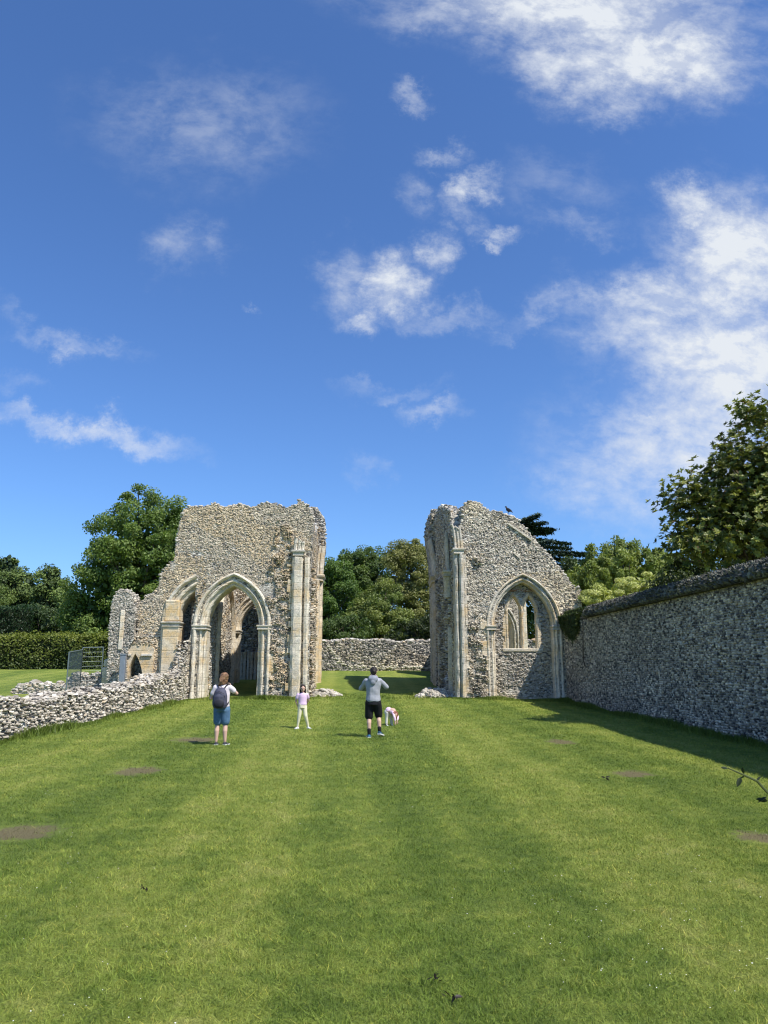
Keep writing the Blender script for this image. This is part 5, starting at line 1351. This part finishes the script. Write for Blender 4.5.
# ------------------------------------------------------------------ people
def remeshed(name, parts, mat, parent, vox=.012, smooth=2, world=False, fold=0.0):
    """parts: list of ('cap', p0, p1, r0, r1) or ('ell', c, (rx, ry, rz)); united by a voxel remesh into one surface"""
    bm = bmesh.new()
    for q in parts:
        if q[0] == 'cap':
            _, p0, p1, r0, r1 = q; p0 = Vector(p0); p1 = Vector(p1)
            L_ = (p1 - p0).length; ns = 10
            tube(bm, [p0.lerp(p1, k / 4) for k in range(5)], [r0 + (r1 - r0) * k / 4 for k in range(5)], 12)
            for p, r in ((p0, r0), (p1, r1)):
                bmesh.ops.create_icosphere(bm, subdivisions=2, radius=r * .995, matrix=Matrix.Translation(p))
        elif q[0] == 'ell':
            c, r = q[1], q[2]; rot = q[3] if len(q) > 3 else Matrix.Identity(4)
            bmesh.ops.create_icosphere(bm, subdivisions=3, radius=1, matrix=Matrix.Translation(Vector(c)) @ rot @ Matrix.Diagonal((*r, 1)))
        elif q[0] == 'loft':
            rings = []
            for (c, rx, ry) in q[1]:
                rings.append([bm.verts.new((c[0] + math.cos(a) * rx, c[1] + math.sin(a) * ry, c[2])) for a in [2 * math.pi * k / 16 for k in range(16)]])
            for a, b_ in zip(rings, rings[1:]):
                for k in range(16): bm.faces.new((a[k], a[(k + 1) % 16], b_[(k + 1) % 16], b_[k]))
            bm.faces.new(rings[0][::-1]); bm.faces.new(rings[-1])
    me = bpy.data.meshes.new('tmp'); bm.to_mesh(me); bm.free()
    o = bpy.data.objects.new('tmp', me); COL.objects.link(o)
    m_ = o.modifiers.new('r', 'REMESH'); m_.mode = 'VOXEL'; m_.voxel_size = vox; m_.use_smooth_shade = True
    if smooth:
        s_ = o.modifiers.new('s', 'SMOOTH'); s_.iterations = smooth; s_.factor = .5
    dg = bpy.context.evaluated_depsgraph_get(); ev = o.evaluated_get(dg)
    me2 = bpy.data.meshes.new_from_object(ev); me2.name = name
    bpy.data.objects.remove(o); bpy.data.meshes.remove(me)
    me2.materials.clear(); me2.materials.append(mat)
    if name in ('top', 'hooded_top', 'shorts', 'denim_shorts', 't_shirt', 'leggings', 'pack_body', 'hair'):
        am = {'hooded_top': .016, 'shorts': .012, 'hair': .014, 'top': .012}.get(name, .008); sc = 22 if name == 'hair' else 9
        for v_ in me2.vertices:
            c_ = v_.co; v_.co = c_ + v_.normal * am * mnoise.noise(Vector((c_.x * sc, c_.y * sc, c_.z * sc * .6 + len(name) * 3)))
    me2.polygons.foreach_set('use_smooth', [True] * len(me2.polygons))
    r = bpy.data.objects.new(name, me2); link(r, parent); return r
def hand(wrist, d, palmn, side, L_=.17, curl=.5):
    """palm, four fingers and a thumb as capsules; d: direction of the fingers, palmn: palm normal, side: towards the thumb"""
    w = Vector(wrist); d = Vector(d).normalized(); n = Vector(palmn).normalized(); s = Vector(side).normalized(); k = L_ / .17
    out = []
    for j in range(4):
        o_ = s * (.030 - .02 * j) * k
        out.append(('cap', w + s * (.012 - .008 * j) * k, w + d * .085 * k + o_, .015 * k, .012 * k))
        l1 = (.045, .050, .046, .036)[j] * k
        a = w + d * .085 * k + o_; b_ = a + (d * math.cos(curl * .7) + n * math.sin(curl * .7)) * l1; c = b_ + (d * math.cos(curl * 1.6) + n * math.sin(curl * 1.6)) * l1 * .8
        out += [('cap', a, b_, .0095 * k, .0085 * k), ('cap', b_, c, .0085 * k, .007 * k)]
    a = w + d * .03 * k + s * .022 * k; b_ = a + (d * .6 + s * .8 + n * .2).normalized() * .045 * k; c = b_ + (d * .9 + s * .3 + n * .4).normalized() * .035 * k
    out += [('cap', a, b_, .012 * k, .010 * k), ('cap', b_, c, .010 * k, .008 * k)]
    return out
def head(c, r, face):
    """skull, jaw, nose, ears. c: centre, r: half height, face: unit direction of the face"""
    c = Vector(c); f = Vector(face).normalized(); s = Vector((f.y, -f.x, 0)).normalized(); up = s.cross(f) * 1.0
    up = Vector((0, 0, 1)) if abs(f.z) < .3 else up * (1 if up.z > 0 else -1)
    q = Matrix((s, f, up)).transposed().to_4x4()
    out = [('ell', c + up * .12 * r, (r * .66, r * .80, r * .86), q), ('ell', c + f * .18 * r - up * .42 * r, (r * .50, r * .56, r * .52), q), ('ell', c + f * .80 * r - up * .08 * r, (r * .11, r * .20, r * .2), q)]
    for k in (-1, 1): out.append(('ell', c + s * k * r * .68 - up * .02 * r, (r * .08, r * .16, r * .24), q))
    for k in (-1, 1): out.append(('ell', c + s * k * r * .25 + f * .66 * r + up * .14 * r, (r * .22, r * .12, r * .07), q))
    out.append(('ell', c + f * .68 * r - up * .42 * r, (r * .22, r * .1, r * .06), q))
    return out, s, up
def eyes(c, r, face, parent):
    c = Vector(c); f = Vector(face).normalized(); s = Vector((f.y, -f.x, 0)).normalized()
    for k in (-1, 1):
        bm = bmesh.new(); bmesh.ops.create_uvsphere(bm, u_segments=8, v_segments=6, radius=r * .12, matrix=Matrix.Translation(c + s * k * r * .27 + f * .70 * r + Vector((0, 0, .02 * r)))); frombm('eye', bm, M_EYE, parent, world=False, smooth=True)
    bm = bmesh.new(); bmesh.ops.create_uvsphere(bm, u_segments=8, v_segments=6, radius=1, matrix=Matrix.Translation(c + f * .74 * r - Vector((0, 0, .42 * r))) @ Matrix.Rotation(math.atan2(f.y, f.x) - math.pi / 2, 4, 'Z') @ Matrix.Diagonal((r * .20, r * .06, r * .05, 1))); frombm('mouth', bm, M_LIP, parent, world=False, smooth=True)
def shoe(name, c, d, L_, mat, solemat, parent, pitch=0):
    """c: heel ground point"""
    c = Vector(c); d = Vector(d).normalized(); s = Vector((d.y, -d.x, 0)); bm = bmesh.new(); rings = []
    T = [(0, .36, .40), (.08, .44, .62), (.25, .44, .74), (.42, .44, .62), (.62, .52, .42), (.82, .54, .32), (.94, .42, .24), (1.0, .18, .14)]
    for (t, w, h) in T:
        cc = c + d * (t - .22) * L_ + Vector((0, 0, math.sin(pitch) * (1 - t) * L_ if pitch else 0)); w = w * L_ * .36; h = h * L_ * .42
        rings.append([bm.verts.new(cc + s * x * w + Vector((0, 0, z * h))) for x, z in ((-1, 0), (-1, .45), (-.6, .9), (0, 1), (.6, .9), (1, .45), (1, 0))])
    for a, b_ in zip(rings, rings[1:]):
        for k in range(7): bm.faces.new((a[k], a[(k + 1) % 7], b_[(k + 1) % 7], b_[k]))
    bm.faces.new(rings[0]); bm.faces.new(rings[-1][::-1])
    sh = frombm(name, bm, mat, parent, world=False, smooth=True)
    bm = bmesh.new(); rings = []
    for (t, w, h) in T:
        cc = c + d * (t - .22) * L_ * 1.03 + Vector((0, 0, math.sin(pitch) * (1 - t) * L_ if pitch else 0)); w = w * L_ * .39
        rings.append([bm.verts.new(cc + s * x * w + Vector((0, 0, z * L_ * .09 - .004))) for x, z in ((-1, 0), (-1, 1), (1, 1), (1, 0))])
    for a, b_ in zip(rings, rings[1:]):
        for k in range(4): bm.faces.new((a[k], a[(k + 1) % 4], b_[(k + 1) % 4], b_[k]))
    bm.faces.new(rings[0]); bm.faces.new(rings[-1][::-1]); frombm('sole', bm, solemat, sh, world=False)
M_SKIN = flat_mat('skin', (.62, .40, .30), .55, 0, .04, 12, None, .0)
M_EYE = flat_mat('eye_dark', (.03, .02, .02), .2, 0, 0, 5, None, 0)
M_LIP = flat_mat('lips', (.45, .16, .14), .5, 0, .03, 20, None, 0)
M_HAIRB = flat_mat('brown_hair', (.34, .19, .10), .55, 0, .25, 16, (.10, .05, .025), .01)
M_HAIRD = flat_mat('dark_hair', (.035, .025, .02), .5, 0, .25, 40, (.015, .012, .01), .01)
M_HOOD = flat_mat('grey_marl', (.36, .37, .40), .9, 0, .08, 9, None, .012)
M_BLACK = flat_mat('black_cloth', (.014, .014, .017), .85, 0, .15, 10, None, .01)
M_WHITE = flat_mat('white_tee', (.72, .64, .66), .9, 0, .05, 9, None, .01)
M_DENIM = flat_mat('blue_denim', (.10, .19, .30), .9, 0, .12, 12, (.07, .14, .23), .01)
M_PACK = flat_mat('grey_pack', (.075, .075, .11), .7, 0, .15, 14, None, .006)
M_PACKD = flat_mat('dark_pack', (.03, .03, .04), .7, 0, .1, 14, None, .006)
M_PINK = flat_mat('pink_tee', (.78, .56, .74), .9, 0, .04, 9, None, .008)
M_LEMON = flat_mat('pale_yellow_leggings', (.74, .69, .48), .9, 0, .05, 9, None, .008)
M_BLUES = flat_mat('blue_trainer', (.02, .14, .26), .6, 0, .2, 18, (.02, .03, .05), 0)
M_DKS = flat_mat('dark_trainer', (.05, .05, .06), .6, 0, .2, 18, None, 0)
M_SOLE = flat_mat('white_sole', (.7, .7, .68), .7, 0, .04, 10, None, 0)
M_PHONE = flat_mat('phone_black', (.02, .02, .022), .2, 0, .02, 10, None, 0)
def phone(label, c, parentloc, size=(.15, .009, .075)):
    o = thing('phone', label, 'phone', c); bm = bmesh.new(); box(bm, -size[0] / 2, size[0] / 2, -size[1] / 2, size[1] / 2, -size[2] / 2, size[2] / 2, bev=.004); frombm('phone_case', bm, M_PHONE, o, world=False)
    bm = bmesh.new(); box(bm, -size[0] / 2 + .006, size[0] / 2 - .006, -size[1] / 2 - .0015, -size[1] / 2 - .0002, -size[2] / 2 + .005, size[2] / 2 - .005); frombm('phone_screen', bm, flat_mat('screen_glass', (.03, .035, .04), .1, 0, .02, 10, None, 0), o, world=False)
# --- the man, back to us, arms raised
g = ground(373, 737.5)
man = thing('person', 'man in grey hooded top and black shorts seen from behind, holding up a phone', 'person', tuple(g), R(-4))
hp, _, _ = head((.01, .05, 1.585), .118, (0, 1, .02))
body = [('loft', [((0, 0, .86), .15, .11), ((0, .0, .95), .165, .12), ((0, 0, 1.08), .14, .10), ((0, 0, 1.25), .17, .115), ((0, 0, 1.38), .18, .11), ((0, .01, 1.44), .09, .07)]), ('cap', (0, .01, 1.40), (.01, .04, 1.52), .062, .056)] + hp
for k, (kn, an) in ((-1, ((-.10, .05, .47), (-.095, -.02, .09))), (1, ((.13, .12, .50), (.165, .03, .13)))):
    hipp = (.09 * k, 0, .88); body += [('cap', hipp, kn, .088, .056), ('cap', kn, ((kn[0] + an[0]) / 2, (kn[1] + an[1]) / 2 - .015, (kn[2] + an[2]) / 2 + .06), .056, .057), ('cap', ((kn[0] + an[0]) / 2, (kn[1] + an[1]) / 2 - .015, (kn[2] + an[2]) / 2 + .06), an, .055, .036)]
arms = {}
for k in (-1, 1):
    sh = (.175 * k, 0, 1.365); elb = ((.335, .12, 1.20) if k > 0 else (-.31, .15, 1.165)); wr = (.115 * k, .33, 1.40); arms[k] = (sh, elb, wr)
    body += [('cap', sh, elb, .052, .042), ('cap', elb, wr, .04, .028)]; body += hand(wr, (-.45 * k, .3, .75), (-.8 * k, .2, -.3), (0, -.6, .8), .17, .9)
remeshed('body', body, M_SKIN, man, .0095, 1)
top = [('loft', [((0, 0, .86), .185, .135), ((0, .0, .91), .19, .14), ((0, 0, 1.02), .165, .125), ((0, 0, 1.25), .195, .135), ((0, 0, 1.37), .20, .135), ((0, .01, 1.43), .13, .10), ((0, .01, 1.47), .085, .075)])]
for k in (-1, 1): sh, elb, wr = arms[k]; top += [('cap', sh, elb, .066, .056), ('cap', elb, Vector(elb).lerp(Vector(wr), .88), .056, .042)]
tp = remeshed('hooded_top', top, M_HOOD, man, .013, 2)
remeshed('hood', [('ell', (0, -.10, 1.40), (.125, .07, .09)), ('ell', (0, -.13, 1.33), (.07, .05, .08)), ('ell', (0, -.04, 1.455), (.12, .09, .045))], flat_mat('grey_marl_fold', (.29, .31, .35), .9, 0, .12, 14, None, .012), tp, .013, 2)
remeshed('hem_band', [('loft', [((0, 0, .84), .175, .128), ((0, 0, .90), .182, .134)])], flat_mat('grey_rib', (.28, .30, .34), .9, 0, .1, 60, None, .01), tp, .012, 1)
sho = [('loft', [((0, 0, .78), .18, .135), ((0, 0, .90), .175, .13)])]
for k, kn in ((-1, (-.105, .06, .50)), (1, (.135, .12, .53))): sho += [('cap', (.09 * k, 0, .84), kn, .115, .10)]
remeshed('shorts', sho, M_BLACK, man, .013, 2)
for kn, an, d_, pt, hz in (((-.10, .05, .47), (-.095, -.02, .09), (-.15, 1, 0), 0, 0), ((.13, .12, .50), (.165, .03, .13), (.3, 1, 0), .2, .02)):
    remeshed('sock', [('cap', (an[0], an[1], an[2] - .01), (an[0] + (kn[0] - an[0]) * .28, an[1] - .005, an[2] + .10), .044, .047)], M_BLACK, man, .01, 1)
    shoe('trainer', (an[0], an[1], hz), d_, .29, M_BLUES, M_SOLE, man, pt)
remeshed('hair', [('ell', (.01, .02, 1.625), (.086, .10, .088)), ('ell', (.01, -.03, 1.58), (.075, .06, .08))], M_HAIRD, man, .011, 1)
phone('black phone held up sideways in front of the man in the grey hooded top', (g.x + .02, g.y + .42, g.z + 1.50), None)
# --- the woman with the backpack
g = ground(220.5, 745)
wom = thing('person', 'woman in pale top and blue denim shorts seen from behind, wearing a dark backpack', 'person', tuple(g), R(-6))
hp, _, _ = head((.02, .06, 1.475), .112, (.2, 1, 0))
body = [('loft', [((0, 0, .80), .15, .12), ((0, .0, .88), .17, .125), ((0, 0, 1.0), .135, .10), ((0, 0, 1.16), .15, .11), ((0, 0, 1.28), .155, .10), ((0, .01, 1.34), .08, .065)]), ('cap', (0, .01, 1.30), (.015, .045, 1.41), .05, .048)] + hp
legs = ((-1, (-.095, .03, .44), (-.10, -.02, .08)), (1, (.085, .03, .44), (.10, -.01, .08)))
for k, kn, an in legs:
    mid = Vector(kn).lerp(Vector(an), .38) + Vector((0, -.02, 0)); body += [('cap', (.085 * k, 0, .82), kn, .09, .054), ('cap', kn, mid, .053, .056), ('cap', mid, an, .054, .033)]
armw = {-1: ((-.165, 0, 1.27), (-.275, .02, 1.03), (-.16, .24, 1.10)), 1: ((.165, 0, 1.27), (.30, .13, 1.13), (.12, .30, 1.27))}
for k in (-1, 1): sh, elb, wr = armw[k]; body += [('cap', sh, elb, .046, .037), ('cap', elb, wr, .036, .025)] + hand(wr, (-.4 * k, .5, .6), (-.8 * k, .1, -.2), (0, -.5, .8), .16, .9)
remeshed('body', body, M_SKIN, wom, .0095, 1)
top = [('loft', [((0, 0, .84), .18, .135), ((0, .0, .95), .165, .125), ((0, 0, 1.16), .17, .125), ((0, 0, 1.27), .17, .115), ((0, .01, 1.33), .10, .08), ((0, .015, 1.35), .07, .06)])]
for k in (-1, 1): sh, elb, wr = armw[k]; top += [('cap', sh, Vector(sh).lerp(Vector(elb), .55), .066, .066)]
remeshed('top', top, M_WHITE, wom, .013, 2)
sho = [('loft', [((0, 0, .74), .18, .14), ((0, 0, .86), .175, .13)])]
for k, kn, an in legs: sho += [('cap', (.085 * k, 0, .78), (kn[0], kn[1], kn[2] + .07), .112, .10)]
remeshed('denim_shorts', sho, M_DENIM, wom, .013, 2)
for k, kn, an in legs:
    shoe('trainer', (an[0], an[1], 0), (.2 * k, 1, 0), .245, M_DKS, M_SOLE, wom)
remeshed('hair', [('ell', (.015, .03, 1.525), (.098, .105, .09)), ('ell', (.03, -.03, 1.50), (.098, .075, .10)), ('ell', (.0, -.07, 1.42), (.085, .055, .10)), ('ell', (-.045, -.05, 1.36), (.05, .045, .08)), ('ell', (.075, -.05, 1.53), (.06, .055, .06)), ('ell', (.07, -.03, 1.43), (.045, .05, .09))], M_HAIRB, wom, .011, 1)
Mw = Matrix.LocRotScale(wom.location, wom.rotation_euler, None)
pk = thing('backpack', 'dark grey rounded backpack on the back of the woman in denim shorts', 'backpack', tuple(Mw @ Vector((0, -.14, .82))), R(-6))
pb_ = remeshed('pack_body', [('loft', [((0, -.06, .0), .15, .09), ((0, -.07, .08), .175, .12), ((0, -.07, .26), .165, .12), ((0, -.05, .38), .13, .09), ((0, -.03, .45), .07, .05)])], M_PACK, pk, .012, 3)
remeshed('front_pocket', [('ell', (0, -.155, .11), (.125, .055, .11))], M_PACKD, pk, .011, 2)
bm = bmesh.new()
for k in (-1, 1): tube(bm, [(.06 * k, .02, .43), (.10 * k, .08, .50), (.115 * k, .18, .49), (.12 * k, .235, .38), (.13 * k, .20, .22), (.15 * k, .08, .10), (.13 * k, -.02, .06)], .018, 6)
tube(bm, [(-.03, -.03, .44), (0, -.035, .50), (.03, -.03, .44)], .009, 6); frombm('strap', bm, M_PACKD, pk, world=False)
bm = bmesh.new(); tube(bm, [(-.13, -.14, .22), (-.11, -.175, .32), (0, -.17, .37), (.11, -.175, .32), (.13, -.14, .22)], .005, 5); frombm('zip', bm, M_SOLE if False else M_PACKD, pk, world=False)
phone('small black phone held by the woman with the backpack', tuple(Mw @ Vector((.02, .38, 1.30))), None, (.075, .009, .15))
# --- the girl facing us
g = ground(302, 728.5)
girl = thing('person', 'young girl in pink t-shirt and pale yellow leggings standing facing us, legs apart', 'person', tuple(g), R(3))
hp, _, _ = head((0, -.03, 1.085), .100, (0.02, -1, 0))
body = [('loft', [((0, 0, .56), .105, .08), ((0, .0, .64), .115, .085), ((0, 0, .74), .095, .072), ((0, 0, .86), .11, .08), ((0, 0, .93), .115, .072), ((0, 0, .97), .055, .05)]), ('cap', (0, 0, .94), (0, -.02, 1.03), .036, .034)] + hp
lg = ((-1, (-.085, -.02, .33), (-.12, -.01, .05)), (1, (.095, -.04, .33), (.165, .02, .05)))
for k, kn, an in lg: body += [('cap', (.06 * k, 0, .58), kn, .062, .042), ('cap', kn, an, .042, .026)]
armg = {-1: ((-.118, 0, .91), (-.19, .04, .74), (-.135, .05, .60)), 1: ((.118, 0, .91), (.17, .08, .76), (.10, .13, .65))}
for k in (-1, 1): sh, elb, wr = armg[k]; body += [('cap', sh, elb, .031, .026), ('cap', elb, wr, .025, .019)] + hand(wr, (.2 * -k, .1, -1), (-k, 0, 0), (0, -1, 0), .12, .4)
bd = remeshed('body', body, M_SKIN, girl, .0075, 1)
eyes((0, -.03, 1.085), .100, (0.02, -1, 0), bd)
top = [('loft', [((0, 0, .64), .125, .095), ((0, .0, .72), .115, .088), ((0, 0, .86), .125, .09), ((0, 0, .925), .125, .082), ((0, 0, .965), .07, .058)])]
for k in (-1, 1): sh, elb, wr = armg[k]; top += [('cap', sh, Vector(sh).lerp(Vector(elb), .5), .05, .05)]
remeshed('t_shirt', top, M_PINK, girl, .01, 2)
lgm = [('loft', [((0, 0, .55), .12, .092), ((0, 0, .67), .118, .088)])]
for k, kn, an in lg: lgm += [('cap', (.06 * k, 0, .57), kn, .072, .05), ('cap', kn, Vector(kn).lerp(Vector(an), .93), .05, .034)]
remeshed('leggings', lgm, M_LEMON, girl, .0095, 2)
for k, kn, an in lg: shoe('shoe', (an[0], an[1], 0), (.55 * k, -1, 0), .19, M_SOLE, M_SOLE, girl)
hr = [('ell', (0, .0, 1.125), (.083, .085, .075)), ('ell', (0, .045, 1.06), (.082, .05, .11)), ('ell', (-.068, .0, 1.03), (.026, .045, .10)), ('ell', (.068, .0, 1.03), (.026, .045, .10)), ('ell', (-.03, -.06, 1.155), (.05, .04, .03)), ('ell', (.035, -.055, 1.155), (.045, .04, .03))]
remeshed('hair', hr, M_HAIRD, girl, .009, 1)
# --- the toddler bending down
g = ground(391, 725.5)
tod = thing('person', 'small child in a pink top bending down to touch the grass beside the man', 'person', tuple(g), R(0))
hp, _, _ = head((.10, -.10, .30), .085, (.55, -.5, -.68))
body = [('cap', (-.07, .02, .40), (.06, -.05, .41), .10, .085), ('cap', (.06, -.05, .41), (.09, -.08, .35), .05, .04)] + hp
tl = ((-1, (-.12, .0, .23), (-.13, -.02, .045)), (1, (.0, .09, .23), (.03, .10, .045)))
for k, kn, an in tl: body += [('cap', (-.08 + .02 * k, .02 + .03 * k, .38), kn, .055, .042), ('cap', kn, an, .042, .03)]
ta = {-1: ((.05, -.11, .37), (.09, -.19, .24), (.105, -.20, .12)), 1: ((.10, -.01, .37), (.20, -.05, .25), (.175, -.12, .14))}
for k in (-1, 1): sh, elb, wr = ta[k]; body += [('cap', sh, elb, .03, .026), ('cap', elb, wr, .025, .019)] + hand(wr, (.1, -.1, -1), (0, 1, 0), (-k, 0, 0), .10, .3)
bd = remeshed('body', body, M_SKIN, tod, .007, 1)
tp = [('cap', (-.07, .02, .42), (.055, -.05, .385), .105, .085)]
for k in (-1, 1): sh, elb, wr = ta[k]; tp += [('cap', sh, elb, .045, .037), ('cap', elb, Vector(elb).lerp(Vector(wr), .7), .037, .03)]
remeshed('top', tp, flat_mat('white_pink_top', (.80, .50, .66), .9, 0, .05, 12, (.8, .64, .72), .006), tod, .009, 2)
lm = [('cap', (-.11, .03, .38), (-.07, .02, .37), .088, .08)]
for k, kn, an in tl: lm += [('cap', (-.09 + .02 * k, .02 + .03 * k, .36), kn, .066, .05), ('cap', kn, Vector(kn).lerp(Vector(an), .9), .05, .04)]
remeshed('leggings', lm, flat_mat('cream_leggings', (.72, .68, .58), .9, 0, .05, 12, None, .006), tod, .009, 2)
for k, kn, an in tl: shoe('shoe', (an[0], an[1], 0), (.3, -1, 0), .13, M_SOLE, M_SOLE, tod)
remeshed('hair', [('ell', (.095, -.08, .345), (.09, .085, .085)), ('ell', (.15, -.07, .31), (.06, .07, .08)), ('ell', (.06, -.13, .30), (.045, .045, .065)), ('ell', (.155, -.10, .25), (.025, .03, .06))], flat_mat('auburn_hair', (.30, .12, .07), .5, 0, .2, 40, (.14, .05, .03), .008), tod, .008, 1)

# ------------------------------------------------------------------ the bird on the gable
p = at(508.5, 513.5, 34.45)
bird = thing('bird', 'dark bird with raised head perched on top of the right hand gable', 'bird', tuple(p), R(150))
MB = flat_mat('dark_feathers', (.035, .037, .05), .6, 0, .25, 30, None, .003)
remeshed('body', [('ell', (0, 0, .17), (.13, .075, .085), Matrix.Rotation(R(-35), 4, 'Y')), ('cap', (.06, 0, .22), (.10, 0, .31), .05, .035), ('ell', (.115, 0, .33), (.045, .034, .036)), ('cap', (-.08, 0, .12), (-.2, 0, .04), .035, .018), ('cap', (.01, .03, .1), (.02, .03, -.02), .012, .009), ('cap', (.01, -.03, .1), (.02, -.03, -.02), .012, .009)], MB, bird, .009, 1)
for k in (-1, 1): remeshed('wing', [('ell', (-.03, .062 * k, .17), (.135, .02, .06), Matrix.Rotation(R(-30), 4, 'Y'))], MB, bird, .008, 1)
bm = bmesh.new(); tube(bm, [(.15, 0, .33), (.185, 0, .32)], [.012, .003], 6); frombm('beak', bm, M_PHONE, bird, world=False)
